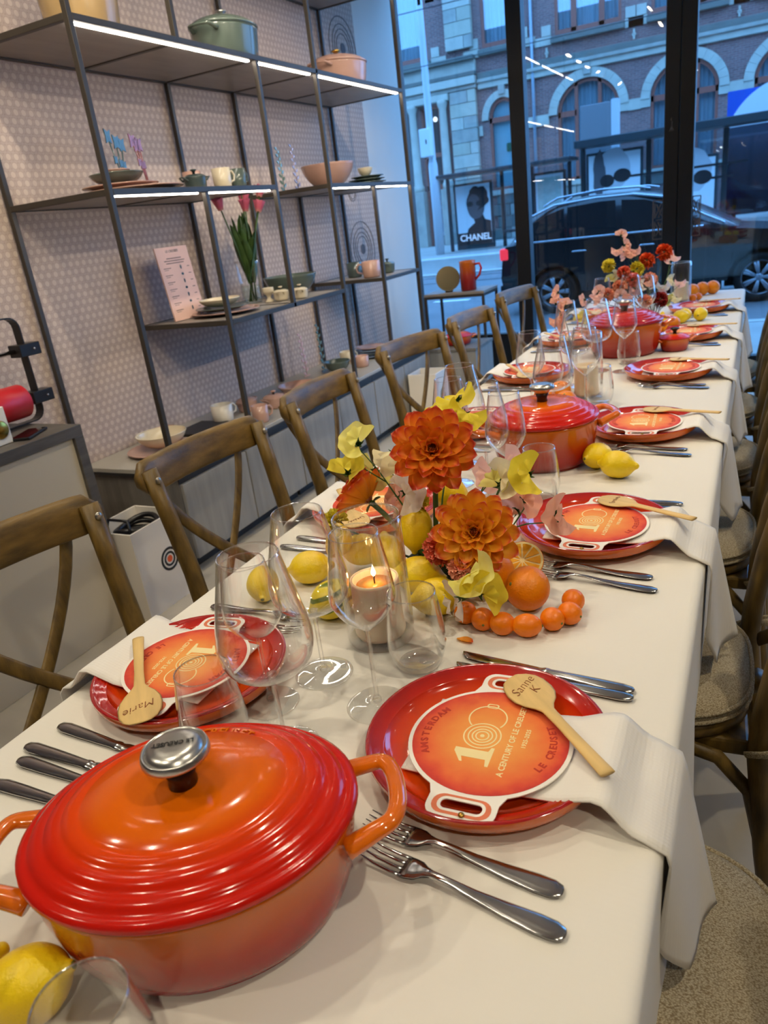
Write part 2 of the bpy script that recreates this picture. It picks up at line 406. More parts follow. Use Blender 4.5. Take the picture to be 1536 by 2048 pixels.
# ================================================================== track lights
M_lamp = emit_mat('lamp_face', (1.0, .86, .66, 1), 40.0)
M_lampbody = mat('lamp_housing', S(230, 228, 224), .5)
def track(x, y0, y1, name_lbl):
    b = MB(); b.box(x - .017, x + .017, y0, y1, ZC - .035, ZC - .001)
    tag(b.build('lighting_track', M_lampbody, None, .002), name_lbl, 'track')
def lamp(x, y, aim, power, lbl, ang=70, blend=.5, size=.035, col=(1.0, .895, .68)):
    t = thing('track_spotlight', lbl, 'spotlight', (x, y, ZC - .035), group='ceiling spotlights')
    d = (Vector(aim) - Vector((x, y, ZC - .17))).normalized(); c = Vector((0, 0, -.135)); q = d.to_track_quat('-Z', 'Y')
    b = MB(); b.box(-.012, .012, -.012, .012, -.08, 0); b.build('bracket', M_lampbody, t, .002)
    hd = MB(); hd.lathe([(.034, .06), (.04, .05), (.042, -.06), (.036, -.062), (.036, -.05)], 20, cap=False)
    ho = hd.build('housing', M_lampbody, t); ho.location = c; ho.rotation_euler = q.to_euler()
    f = MB(); f.lathe([(.034, -.052), (.034, -.05)], 20); fo = f.build('lamp_face', M_lamp, t); fo.location = c; fo.rotation_euler = q.to_euler()
    ld = bpy.data.lights.new('spot_light', 'SPOT'); ld.energy = power; ld.spot_size = radians(ang); ld.spot_blend = blend
    ld.color = col; ld.shadow_soft_size = size
    lo = bpy.data.objects.new('spot_light', ld); link(lo, t); lo.location = c + d * .07; lo.rotation_euler = q.to_euler()
TRK = -.95
track(TRK, -1.6, 5.2, 'white lighting track on the ceiling above the dining table')
for k, y in enumerate((-.5, .45, 1.35, 2.25, 3.05, 3.85)):
    lamp(TRK, y, (-.45 + .1 * (k % 2), y + (-.25 if k > 0 else .5), .75), PW_T * (1, 1, 1.1, 1.35, 1.5, 1.6)[k], 'white ceiling spotlight over the table, %s from the camera end' % ['first', 'second', 'third', 'fourth', 'fifth', 'sixth'][k])
for k, (y, ay) in enumerate(((.0, 2.3), (.9, 2.9), (1.8, 3.3), (2.65, 3.9), (3.45, 4.5), (4.3, 5.0))):  # extra spots added to brighten the wall behind the shelves
    lamp(TRK, y, (-2.5, ay, 1.15), PW_S, 'added white ceiling spotlight turned to the shelving, %s from the camera end' % ['first', 'second', 'third', 'fourth', 'fifth', 'sixth'][k], ang=75, blend=.9)
track(-2.0, -.8, 3.3, 'white lighting track on the ceiling in front of the shelving')
for k, y in enumerate((-.4, .75, 1.25, 1.8, 2.3, 2.85)):
    aim = [(-.5, .3, .75), (-2.3, .9, .2), (-1.2, 1.8, .5), (-2.6, 2.5, 1.0), (-2.6, 3.1, 1.2), (-2.6, 3.7, 1.2)][k]
    lamp(-2.0, y, aim, PW_W, 'white ceiling spotlight by the shelving, %s from the camera end' % ['first', 'second', 'third', 'fourth', 'fifth', 'sixth'][k], ang=85, blend=.8)
track(.8, -1.6, 4.5, 'added white lighting track on the ceiling right of the table')  # unseen track, added so its spots brighten the right-hand seats
for k, y in enumerate((-.8, .6, 2.0, 3.4)):
    lamp(.8, y, (.02, y + .35, .45), PW_R, 'added white ceiling spotlight right of the table, %s from the camera end' % ['first', 'second', 'third', 'fourth'][k], ang=80, blend=.8)
track(2.0, -1.0, 4.8, 'added white lighting track on the ceiling near the right wall')  # unseen track and spots, added as fill for the lower shelf wall
for k, (y, ay, az) in enumerate(((.6, 2.6, .9), (1.9, 3.2, .8), (3.2, 4.0, .9))):
    lamp(2.0, y, (-2.6, ay, az), PW_F, 'added white ceiling spotlight near the right wall, %s from the camera end' % ['first', 'second', 'third'][k], ang=48, blend=.9)

# ================================================================== dining table and cloth
def cloth_mat(name, col, b_=.25, sc=900.0):
    m = bpy.data.materials.new(name); m.use_nodes = True; N, L = nodes_of(m); p = N['Principled BSDF']
    p.inputs['Base Color'].default_value = col; p.inputs['Roughness'].default_value = .85; p.inputs['Sheen Weight'].default_value = .15
    p.inputs['Specular IOR Level'].default_value = .2
    tc = N.new('ShaderNodeTexCoord'); hs = []
    for ax in (0, 1):
        wv = N.new('ShaderNodeTexWave'); wv.bands_direction = 'XY'[ax]; wv.inputs['Scale'].default_value = sc / 20; wv.inputs['Distortion'].default_value = 1.5; wv.inputs['Detail'].default_value = 1
        L.new(tc.outputs['Object'], wv.inputs[0]); hs.append(wv)
    ad = N.new('ShaderNodeMath'); L.new(hs[0].outputs[1], ad.inputs[0]); L.new(hs[1].outputs[1], ad.inputs[1])
    bp = N.new('ShaderNodeBump'); bp.inputs['Strength'].default_value = b_; bp.inputs['Distance'].default_value = .0006
    L.new(ad.outputs[0], bp.inputs['Height']); L.new(bp.outputs[0], p.inputs['Normal']); return m
M_cloth = cloth_mat('white_table_linen', S(232, 226, 216), .05)
M_napkin = cloth_mat('white_napkin_linen', S(238, 232, 224), .2, 1400)
TX0, TX1, TY0, TY1, TZ = -.852, -.05, -.75, 4.6, .75
t = thing('dining_table', 'long dining table hidden under the white cloth', 'table', ((TX0 + TX1) / 2, (TY0 + TY1) / 2, 0))
hx, hy = (TX1 - TX0) / 2 - .006, (TY1 - TY0) / 2 - .006
M_tbl = mat('table_steel', S(40, 38, 36), .5)
b = MB(); b.box(-hx, hx, -hy, hy, .715, .744); b.build('tabletop', M_tbl, t, .004)
for sx in (-.55, .55):
    for sy in (-.98, 0, .98):
        b = MB(); b.box(sx * .06 - .02, sx * .06 + .02, sy * (hy - .15) - .02, sy * (hy - .15) + .02, 0, .715); b.build('leg', M_tbl, t, .003)
def cloth():
    b = MB(); r = .012; NY = 140
    prof = []                                  # (x, z, drop-weight)
    for i in range(9): prof.append((TX0 - .004, TZ - r - .27 * (1 - i / 8), 1 - i / 8))
    for i in range(1, 6): a = pi - pi / 2 * i / 5; prof.append((TX0 + r + (r + .004) * cos(a), TZ - r + r * sin(a), 0))
    for i in range(1, 16): prof.append((TX0 + r + (TX1 - TX0 - 2 * r) * i / 16, TZ, 0))
    for i in range(0, 6): a = pi / 2 - pi / 2 * i / 5; prof.append((TX1 - r + (r + .004) * cos(a), TZ - r + r * sin(a), 0))
    for i in range(1, 9): prof.append((TX1 + .004, TZ - r - .27 * i / 8, i / 8))
    for j in range(NY + 1):
        y = TY0 - .004 + (TY1 - TY0 + .008) * j / NY
        for (x, z, d) in prof:
            s = -1 if x < -.45 else 1
            f = .006 * d * (sin(y * 9) + .6 * sin(y * 21 + 1)) 
            b.v.append((x + s * max(f, -.003), y, z))
    n = len(prof)
    for j in range(NY):
        for i in range(n - 1): b.f.append((j * n + i, j * n + i + 1, (j + 1) * n + i + 1, (j + 1) * n + i)); b.sm.append(True)
    # far hanging end
    m0 = len(b.v); K = 8; top = [i for i in range(n) if prof[i][2] == 0]
    for k in range(1, K + 1):
        for i in top: x, z, d = prof[i]; b.v.append((x, TY1 + .005 + .005 * sin(x * 14) * k / K, z - (z - (TZ - .28)) * k / K))
    base = NY * n; q = len(top)
    for k in range(K):
        for i in range(q - 1):
            a = (base + top[i]) if k == 0 else m0 + (k - 1) * q + i; a2 = (base + top[i + 1]) if k == 0 else m0 + (k - 1) * q + i + 1
            b.f.append((a, a2, m0 + k * q + i + 1, m0 + k * q + i)); b.sm.append(True)
    o = b.build('tablecloth', M_cloth, None); solidify(o, .0012, -1)
    return tag(o, 'smooth white linen cloth covering the long dining table', 'tablecloth')
cloth()

# ================================================================== chairs
M_oak = mat('weathered_oak', S(126, 98, 42), .42, vary=.5, vscale=9, stretch=(5, 5, 1.2), bump=.25, bscale=70, col2=S(72, 54, 20))
M_oakh = mat('weathered_oak_rail', S(132, 102, 46), .42, vary=.5, vscale=9, stretch=(5, 1.2, 5), bump=.25, bscale=70, col2=S(76, 57, 22))
M_bolt = mat('steel_bolt', S(170, 165, 158), .3, metal=1)
def weave_mat():
    m = bpy.data.materials.new('beige_woven_fabric'); m.use_nodes = True; N, L = nodes_of(m); p = N['Principled BSDF']; p.inputs['Roughness'].default_value = .9; p.inputs['Specular IOR Level'].default_value = .15
    tc = N.new('ShaderNodeTexCoord'); vo = N.new('ShaderNodeTexVoronoi'); vo.inputs['Scale'].default_value = 400
    mp = N.new('ShaderNodeMapping'); mp.inputs['Scale'].default_value = (1, 1.6, 1); L.new(tc.outputs['Object'], mp.inputs[0]); L.new(mp.outputs[0], vo.inputs['Vector'])
    cr = N.new('ShaderNodeValToRGB'); cr.color_ramp.elements[0].color = S(214, 200, 170); cr.color_ramp.elements[1].color = S(140, 122, 94); cr.color_ramp.elements[1].position = .8
    L.new(vo.outputs['Distance'], cr.inputs[0]); L.new(cr.outputs[0], p.inputs['Base Color'])
    bp = N.new('ShaderNodeBump'); bp.invert = True; bp.inputs['Strength'].default_value = .5; bp.inputs['Distance'].default_value = .001; L.new(vo.outputs['Distance'], bp.inputs['Height']); L.new(bp.outputs[0], p.inputs['Normal'])
    return m
M_weave = weave_mat()
def seat_outline(s, n=40):
    out = []
    for i in range(n):
        a = 2 * pi * i / n; ca, sa = cos(a), sin(a); e = .62
        x = math.copysign(abs(ca) ** e, ca) * .205; y = math.copysign(abs(sa) ** e, sa) * (.20 + .018 * (x / .205))
        out.append((x * s, y * s))
    return out
def make_chair():
    t = thing('cross_back_chair', 'x', 'chair')
    so = seat_outline(1)
    b = MB(); b.loft([[(x * k, y * k, z) for x, y in so] for k, z in ((.96, .425), (1, .43), (1, .447), (.97, .452))]); b.build('seat', M_oakh, t)
    b = MB(); b.loft([[(x * k, y * k, z) for x, y in so] for k, z in ((.90, .4525), (.985, .458), (1.01, .468), (.985, .480), (.92, .489), (.7, .496), (.3, .499))])
    cu = b.build('cushion', M_weave, t)
    for k, z in ((1.008, .461), (1.008, .477)):
        b = MB(); b.tube([(x * k, y * k, z) for x, y in so], .0042, 6, closed=True); b.build('piping', M_weave, cu)
    for s in (-1, 1):
        y = s * .188
        b = MB(); b.tube([(-.262, y * .98, 0), (-.235, y * .98, .2), (-.213, y, .42), (-.216, y, .5), (-.232, y, .62), (-.262, y * 1.02, .76), (-.286, y * 1.04, .868)],
                         [.0195, .021, .022, .022, .0205, .0195, .0185], 10, up=(1, 0, 0), flat=(.9, 1.1)); b.build('back_post', M_oak, t)
        b = MB(); b.tube([(.17, s * .165, 0), (.155, s * .155, .25), (.145, s * .148, .43)], [.0165, .019, .02], 10); b.build('front_leg', M_oak, t)
        # bowed brackets under the seat
        b = MB(); b.tube([(-.226, y * .97, .235), (-.205, y * .96, .33), (-.15, y * .95, .395), (-.06, y * .94, .42)], [.014] * 4, 8, flat=(1, .8)); b.build('bracket', M_oak, t)
        b = MB(); b.tube([(-.234, y * .93, .235), (-.232, y * .8, .33), (-.225, y * .5, .395), (-.22, y * .1, .418)], [.014] * 4, 8, flat=(1, .8)); b.build('bracket', M_oak, t)
        b = MB(); b.tube([(.15, s * .15, .25), (.14, s * .146, .34), (.09, s * .14, .40), (.03, s * .135, .42)], [.013] * 4, 8); b.build('bracket', M_oak, t)
        # cross straps
        pts = []
        for i in range(13):
            q = i / 12; yy = s * (.168 - .32 * q ** 1.6); z = .855 - .415 * q
            xx = -.338 + .118 * q - .012 * sin(pi * q) - .008 * (s > 0)
            pts.append((xx, yy, z))
        b = MB(); b.tube(pts, [.015] * 13, 8, up=(1, 0, 0), flat=(.33, 1)); b.build('cross_strap', M_oak, t)
        b = MB(); b.ball((-.262, y * 1.04, .845), .0085, 10, 6, sx=.6); b.build('bolt', M_bolt, t)
        b = MB(); b.tube([(-.22, y * .93, .462), (-.245, y * 1.04, .456), (-.25, y * 1.14, .452), (-.215, y * 1.16, .444), (-.19, y * 1.12, .434)], [.007, .009, .01, .009, .008], 8, flat=(1, .5)); b.build('cushion_tie', M_weave, t)
    # bowed top rail
    secs = []
    NR = 20
    for i in range(NR + 1):
        q = -1 + 2 * i / NR; y = q * .222; hw = .041 * sqrt(max(1 - ((abs(q) - .86) / .15) ** 2, .02)) if abs(q) > .86 else .041
        xx = -.328 + .033 * q * q; zc = .846
        th = .0125
        lp = [(xx + th * cos(a) * (1 if abs(cos(a)) > .2 else 1) - (zc + hw * sin(a) - .84) * .2, y, zc + hw * math.copysign(abs(sin(a)) ** .35, sin(a))) for a in [2 * pi * k / 16 for k in range(16)]]
        secs.append(lp)
    b = MB(); b.loft(secs); b.build('top_rail', M_oakh, t)
    b = MB(); b.box(-.20, .14, -.165, .165, .392, .424); b.build('apron', M_oak, t, .006)
    return t
ORD = ['nearest', 'second', 'third', 'fourth', 'fifth', 'farthest']
chair0 = make_chair()
LCH = [(-.925, .735, 8), (-.905, 1.345, 4), (-.91, 1.955, -1), (-.93, 2.645, 13), (-.90, 3.325, 7), (-.915, 4.125, 12)]
for k, (x, y, a) in enumerate(LCH):
    c = chair0 if k == 0 else copy_tree(chair0)
    c.location = (x, y, 0); c.rotation_euler = (0, 0, radians(-a))
    c['label'] = 'brown oak cross-back chair on the shelf side, %s from the camera' % ORD[k]; c['group'] = 'cross-back chairs on the shelf side'
RCH = [(-.118, .655, 180), (-.17, 1.305, 183), (-.17, 1.93, 180), (-.165, 2.56, 178), (-.17, 3.2, 180), (-.17, 3.88, 180)]
for k, (x, y, a) in enumerate(RCH):
    c = copy_tree(chair0); c.location = (x, y, 0); c.rotation_euler = (0, 0, radians(a))
    c['label'] = 'cross-back chair with beige cushion on the right of the table, %s from the camera' % ORD[k]; c['group'] = 'cross-back chairs on the right'

# ================================================================== place settings
O1, O2, RED, DRED = S(232, 106, 18), S(222, 76, 14), S(196, 34, 16), S(150, 22, 20)
M_plate = ramp_mat('orange_to_red_plate_glaze', [(0, S(228, 96, 16)), (.6, S(224, 84, 14)), (.78, S(216, 62, 14)), (.88, S(196, 34, 16)), (1, S(158, 22, 22))], rough=.12, coat=.7)
M_platefoot = mat('orange_plate_underside', S(226, 104, 20), .2, coat=.5)
def plate_mesh():
    b = MB()
    top = [(.001, .0085), (.085, .0085), (.098, .010), (.108, .014), (.116, .0182), (.1165, .0192), (.1195, .0187), (.1205, .0207), (.1235, .0203), (.1248, .0224), (.1285, .0220), (.131, .0245), (.1345, .0252), (.136, .0243)]
    top = [(r, z * 1.25) for r, z in top]; b.lathe(top, 64, cap=False)
    u = MB(); u.lathe([(.1359, .0303), (.1362, .026), (.1325, .0165), (.122, .0085), (.104, .0045), (.088, .003), (.086, 0), (.08, 0), (.079, .003), (.001, .003)], 64, cap=False)
    return b.mesh('plate_face', M_plate), u.mesh('plate_underside', M_platefoot)
PL_T, PL_U = plate_mesh()
M_cardw = mat('white_card', S(244, 238, 228), .7)
M_card = ramp_mat('watercolour_orange_print', [(0, S(246, 176, 90)), (.45, S(242, 148, 66)), (.75, S(236, 112, 52)), (.92, S(222, 76, 44)), (1, S(204, 54, 40))], rough=.7, coat=0, noise=.35, nscale=40, objr=.086)
M_cardp = mat('salmon_print', S(236, 128, 88), .7, vary=.2, vscale=60)
M_cream = mat('cream_ink', S(248, 226, 166), .7)
M_redink = mat('dark_red_ink', S(188, 50, 26), .7)
def outline(R, g):
    pts = []; w_ = .033 + g; d1 = .119 + g; r = .015
    for s in (0, pi):
        ang = math.asin(w_ / R) + .06
        hl = [(R * cos(ang), -R * sin(ang)), (.0935, -w_)] + [(d1 - r + r * cos(a), -w_ + r + r * sin(a)) for a in [-pi / 2 + pi / 2 * i / 5 for i in range(6)]]
        hl += [(d1 - r + r * cos(a), w_ - r + r * sin(a)) for a in [pi / 2 * i / 5 for i in range(6)]] + [(.0935, w_), (R * cos(ang), R * sin(ang))]
        arc = circ(0, 0, R, 24, ang + .04, pi - ang - .04)
        pts += [(x * cos(s) - y * sin(s), x * sin(s) + y * cos(s)) for x, y in hl + arc]
    return pts
def hole(s, g=0.0): return rrect(s * .1035, 0, .0125 + 2 * g, .043 + 2 * g, .0055 + g)
CARD = flat_mesh('card_stock', [outline(.0905, .003), hole(1), hole(-1)], .0012, M_cardw)
CARD_H = [flat_mesh('h', [rrect(s * .104, 0, .026, .061, .012), hole(s, .0035)], .0002, M_cardp) for s in (1, -1)]
CARD_C = flat_mesh('watercolour_disc', [circ(0, 0, .086, 64)], .0003, M_card)
def arc_text(s, size, r, mid, sweep, inward, m):
    items = []; n = len(s)
    for i, ch in enumerate(s):
        if ch == ' ': continue
        a = mid + (i - (n - 1) / 2) * sweep / max(n - 1, 1) * (1 if not inward else -1)
        if inward: a_ = a; rot = a_ - pi / 2            # tops outward, reads clockwise
        else: a_ = a; rot = a_ + pi / 2                 # tops inward, reads anticlockwise
        items.append((text_mesh('c', ch, size, m, .0002, offset=.0004), Matrix.Translation((r * cos(a_), r * sin(a_), 0)) @ Matrix.Rotation(rot, 4, 'Z')))
    return items
LET_RED = [merge_meshes('red_lettering', q_, M_redink) for q_ in (arc_text('AMSTERDAM', .0115, .072, pi / 2, 1.05, True, M_redink), arc_text('LE CREUSET', .011, .070, -pi / 2, 1.0, False, M_redink))]
def logo():
    I = Matrix.Identity(4); T = lambda x, y: Matrix.Translation((x, y, 0)); it = []
    # numeral one with slab foot
    it.append((flat_mesh('n', [[(-.048, -.018), (-.018, -.018), (-.018, -.0145), (-.025, -.0125), (-.025, .024), (-.031, .024), (-.046, .014), (-.046, .011), (-.038, .014), (-.038, -.0125), (-.048, -.0145)]], .0002, M_cream), I))
    lp = []
    for r in (.0215, .0165, .012, .008): lp += [circ(-.001, .001, r, 40), circ(-.001, .001, r - .0016, 40)]
    lp.append(circ(-.001, .001, .0025, 20)); it.append((flat_mesh('z', lp, .0002, M_cream), I))
    it.append((flat_mesh('z2', [circ(.030, .003, .0225, 40, -2.2, 2.4 + .0) + circ(.030, .003, .0208, 40, 2.4, -2.2)], .0002, M_cream), I))
    it.append((flat_mesh('k', [rrect(.0525, .003, .008, .014, .003), rrect(.0525, .003, .0055, .0105, .002)], .0002, M_cream), I))
    it.append((text_mesh('t', 'A CENTURY OF LE CREUSET', .0094, M_cream, .0002, offset=.0002, space=1.0), T(.001, -.033)))
    it.append((text_mesh('t', '1925-2025', .0068, M_cream, .0002, offset=.0002, space=1.1), T(.006, -.047)))
    return merge_meshes('cream_lettering', it, M_cream)
LET_CREAM = logo()
M_brass = mat('brass', S(190, 150, 70), .25, metal=1)
RIVET = MB().ball((0, 0, 0), .0035, 10, 6, sz=.6).mesh('rivet', M_brass)
M_spoon = mat('pale_beech_wood', S(234, 196, 126), .55, vary=.18, vscale=6, stretch=(2, 14, 2), bump=.08, bscale=50)
def spoon_mesh():
    b = MB(); secs = []
    for (x, hw, th, zc) in ((-.0365, .004, .0012, .0045), (-.034, .014, .0018, .0035), (-.028, .0215, .002, .003), (-.016, .027, .0022, .0026), (0, .0285, .0022, .0024), (.014, .0265, .0022, .0026), (.027, .020, .0026, .003), (.036, .0125, .0029, .0034), (.045, .0078, .003, .0036), (.075, .0066, .003, .0036), (.115, .0072, .003, .0036), (.158, .0085, .0028, .0036), (.166, .0085, .0026, .0036)):
        secs.append([(x, hw * cos(a), zc + th * sin(a)) for a in [2 * pi * k / 14 for k in range(14)]])
    return b.loft(secs).mesh('spoon', M_spoon)
SPOON = spoon_mesh()
M_steel = mat('polished_steel', S(176, 174, 172), .16, metal=1.0)
def fork_mesh():
    b = MB(); L_ = .205; secs = []
    def el(x, hw, th, zc): return [(x, hw * cos(a), zc + th * sin(a)) for a in [2 * pi * k / 10 for k in range(10)]]
    for q in ((.205, .003, .001, .003), (.203, .007, .0014, .003), (.195, .0102, .0017, .003), (.18, .0108, .0018, .003), (.15, .0085, .0018, .0036), (.12, .0055, .002, .0058), (.095, .0038, .002, .009), (.078, .0036, .002, .0098), (.07, .006, .0017, .0088), (.063, .0105, .0013, .0068), (.054, .0123, .0011, .0052), (.046, .0125, .001, .0046)): secs.append(el(*q))
    b.loft(secs)
    for i in range(4):
        y = -.0107 + i * .00713
        b.tube([(.049, y, .0046), (.035, y, .0042), (.018, y * .97, .0055), (.0, y * .92, .0105)], [.0018, .0018, .0015, .0006], 6, up=(0, 0, 1), flat=(.65, 1))
    return b.mesh('fork', M_steel)
def knife_mesh():
    b = MB(); secs = []
    def el(x, y0, y1, th): 
        c = (y0 + y1) / 2; h = (y1 - y0) / 2
        return [(x, c + h * cos(a), .0035 + th * sin(a)) for a in [2 * pi * k / 10 for k in range(10)]]
    for q in ((.235, -.003, .003, .0016), (.232, -.007, .007, .0028), (.22, -.0098, .0098, .0034), (.19, -.0092, .0092, .0034), (.15, -.0075, .0075, .0032), (.128, -.0065, .0065, .003), (.124, -.0075, .0075, .0034), (.119, -.0075, .0075, .0034), (.115, -.006, .006, .0022), (.108, -.0085, .0065, .0011), (.07, -.0105, .0068, .0009), (.03, -.0105, .0068, .0008), (.012, -.0085, .0068, .0007), (.003, -.002, .0066, .0006), (0, .004, .0062, .0004)): secs.append(el(*q))
    return b.loft(secs).mesh('knife', M_steel)
FORK, KNIFE = fork_mesh(), knife_mesh()
M_ink = mat('brown_script_ink', S(140, 72, 30), .7)
def script(word, size=.019):
    if not isinstance(word, (list, tuple)): word = [word]
    it = [(text_mesh('w', s, size, M_ink, .0002, shear=.35, offset=-.0003), Matrix.Translation((0, -i * size * .85 + (len(word) - 1) * size * .4, 0))) for i, s in enumerate(word)]
    return merge_meshes('name', it, M_ink)

def scribble(seed):
    rnd = random.Random(seed); n = 60; b = MB()
    b.tube([(-.017 + .034 * i / n + .0022 * cos(i * .62 + seed), .0032 * sin(i * .62 + seed) * (1.6 if i < 9 else .8 + .4 * sin(i * .23 + seed)), 0) for i in range(n + 1)], .00055, 5, flat=(.3, 1), up=(0, 0, 1))
    return b.mesh('name', M_ink)
def napkin_right(seed):
    rnd = random.Random(seed); b = MB(); NU, NV = 34, 14
    path = [(-.165, .027), (-.13, .0285), (-.09, .0285), (-.05, .019), (-.015, .0065), (.03, .004), (.075, .004), (.105, .0045)]
    path = [(-.075, .0155), (-.02, .0165), (.05, .0175), (.095, .0222), (.128, .0345), (.142, .0335), (.160, .015), (.172, .0055)]
    def fn(u, v):
        # u along the run (0 on plate .. 1 hanging hem), v across
        near, far = -.075, .075
        if u < .55:
            q = u / .55 * (len(path) - 1); i = min(int(q), len(path) - 2); f = q - i
            x = path[i][0] + (path[i + 1][0] - path[i][0]) * f; z = path[i][1] + (path[i + 1][1] - path[i][1]) * f
            wd = 1 - .15 * (1 - u / .55); y = (near + (far - near) * v) * wd
            z += .0012 * sin(v * 7 + seed) * (u / .55)
            return (x, y, z)
        q = (u - .55) / .45; 
        a = min(q / .12, 1) * pi / 2
        x = .172 + .032 * sin(a); z = .0055 - .024 * (1 - cos(a))
        x = .170 + .034 * sin(a)
        z = .0055 - .02 * (1 - cos(a))
        dr = max(q - .12, 0) / .88
        x += -.012 * dr * (1 - v) + .052 * dr * v ** 1.3 + .012 * dr * sin(v * 5 + seed)
        z -= dr * (.135 + .085 * min(v / .35, 1) ** .8 - .012 * v)
        y = (near + (far - near) * v) * (1 - .06 * dr) + .01 * dr
        return (x, y, z)
    b.sheet(fn, NU, NV); return b.mesh('napkin', M_napkin, recalc=False)
def napkin_left(seed):
    b = MB(); path = [(-.06, .0155), (.03, .0165), (.085, .021), (.128, .0345), (.142, .0335), (.158, .014), (.166, .005)]
    def fn(u, v):
        near, far = -.085, .085
        if u < .6:
            q = u / .6 * (len(path) - 1); i = min(int(q), len(path) - 2); f = q - i
            x = path[i][0] + (path[i + 1][0] - path[i][0]) * f; z = path[i][1] + (path[i + 1][1] - path[i][1]) * f
            return (x, (near + (far - near) * v) * (.85 + .25 * u) , z + .003 * sin(v * 9 + seed) * u * u)
        q = (u - .6) / .4; a = min(q / .2, 1) * pi / 2
        x = .166 + .026 * sin(a); z = .005 - .02 * (1 - cos(a)); dr = max(q - .2, 0) / .8
        return (x + .01 * dr + .01 * dr * sin(v * 6 + seed), (near + (far - near) * v) * (1 - .1 * dr), z - dr * .2)
    b.sheet(fn, 30, 12); return b.mesh('napkin', M_napkin, recalc=False)
NAPS = [napkin_right(0.0), napkin_right(.7), napkin_right(-.4)]; NAPL = [napkin_left(0.2), napkin_left(1.1)]

RP = [(-.243, .632), (-.24, 1.248), (-.24, 1.90), (-.238, 2.53), (-.235, 3.19), (-.235, 3.88)]
LP = [(-.686, .655), (-.69, 1.27), (-.69, 1.90), (-.69, 2.53), (-.69, 3.18), (-.69, 3.86)]

def place(k, right):
    x, y = (RP if right else LP)[k]; s = 1 if right else -1           # s: towards the diner is +x (right) / -x (left)
    where = 'at the %s %s place' % (ORD[k], 'right-hand' if right else 'left-hand')
    side = 'right' if right else 'left'
    rz = 0 if right else pi
    t = thing('dinner_plate', 'round orange and red glazed dinner plate ' + where, 'plate', (x, y, TZ + .0005), 0, 'dinner plates on the %s' % side)
    inst('plate_face', PL_T, t); inst('plate_underside', PL_U, t)
    nm = (NAPS[k % 3] if right else NAPL[k % 2])
    o = inst('napkin', nm, None, (x, y + (-.005 if right else .01), TZ + .0025), (0, 0, rz)); solidify(o, .0022, 0)
    tag(o, 'folded white linen napkin over the plate rim ' + where, 'napkin', 'napkins on the %s' % side)
    ca = (radians(90) if right else radians(-90)) + radians([2, -3, 3, -2, 4, 1][k] if right else [8, 2, -3, 2, 0, 3][k])
    c = thing('pot_shaped_card', 'round orange pot-shaped paper card with cream lettering ' + where, 'card', (x + s * .008, y - .010 if right else y + .002, TZ + .0302), ca, 'pot-shaped cards on the %s' % side, rot=(0, radians(0), ca))
    inst('card_stock', CARD, c); inst('watercolour_disc', CARD_C, c, (0, 0, .0009)); [inst('handle_print', q_, c, (0, 0, .0008)) for q_ in CARD_H]
    [inst('red_lettering', q_, c, (0, 0, .0012)) for q_ in LET_RED]; inst('cream_lettering', LET_CREAM, c, (.004, .008, .0012)); inst('rivet', RIVET, c, (-.1155, -.004, .0018))
    # named wooden spoon
    if right: sx, sy, sa = x + .030, y + .080, radians(-48 + [0, 16, 24, 20, 22, 20][k])
    else: sx, sy, sa = x + .008, y - .108, radians(133 + [0, -4, 4, -6, 3, 0][k])
    sp = thing('wooden_spoon', ('pale wooden spoon with a handwritten name ' if k == 0 else 'pale wooden spoon with brown handwriting ') + where, 'spoon', (sx, sy, TZ + .0338), sa, 'wooden spoons on the %s' % side, rot=(0, radians(-3.2), sa))
    inst('spoon', SPOON, sp)
    wd = (['Sanne', 'K'] if right else 'Marie') if k == 0 else None
    nr = (radians(78) if right else radians(-120)) - sa
    inst('handwritten_name', script(wd, .0185) if wd else scribble(k + (0 if right else 7)), sp, (-.004, 0, .0049), (0, 0, nr))
    # cutlery: forks to the diner's left, knives to the right
    for j in range(2):
        if right: fx, fy, fa = x - .083 + .012 * j, y - .138 - .034 * j, radians([-5, -4, -3, -2, -1, 0][k] - 2 * j)
        else: fx, fy, fa = x + .09, y + .14 + .035 * j, radians(182 - 3 * j)
        if not right and k == 0: fx, fy = x + .09, y + .15 + .035 * j
        o = inst('dinner_fork', FORK, None, (fx, fy, TZ + .0008), (0, 0, fa))
        tag(o, 'polished steel fork, %s of the pair, %s' % (['inner', 'outer'][j], where), 'fork', 'forks on the %s' % side)
        if right: kx, ky, ka = x - .095 + .0 * j, y + [.182, .155][j] - .015 * (1 if k else 0), radians([-6, -3][j] if k == 0 else -1)
        else: kx, ky, ka = x + .12 - .01 * j, y - .158 - .033 * j, radians(176 + 3 * j)
        o = inst('table_knife', KNIFE, None, (kx, ky, TZ + .0008), (0, 0, ka))
        tag(o, 'polished steel knife, %s of the pair, %s' % (['outer', 'inner'][j] if right else ['inner', 'outer'][j], where), 'knife', 'knives on the %s' % side)
    if not right and k == 0:
        for j, (yy, xx) in enumerate(((.437, -.797), (.405, -.79))):
            o = inst('table_knife', KNIFE, None, (xx + .235, yy + .004, TZ + .0008), (0, 0, radians(179 + 2 * j)))
            tag(o, 'polished steel knife half hidden behind the oval pot, %s one' % ['farther', 'nearer'][j], 'knife', 'knives on the left')
for k in range(6): place(k, True); place(k, False)

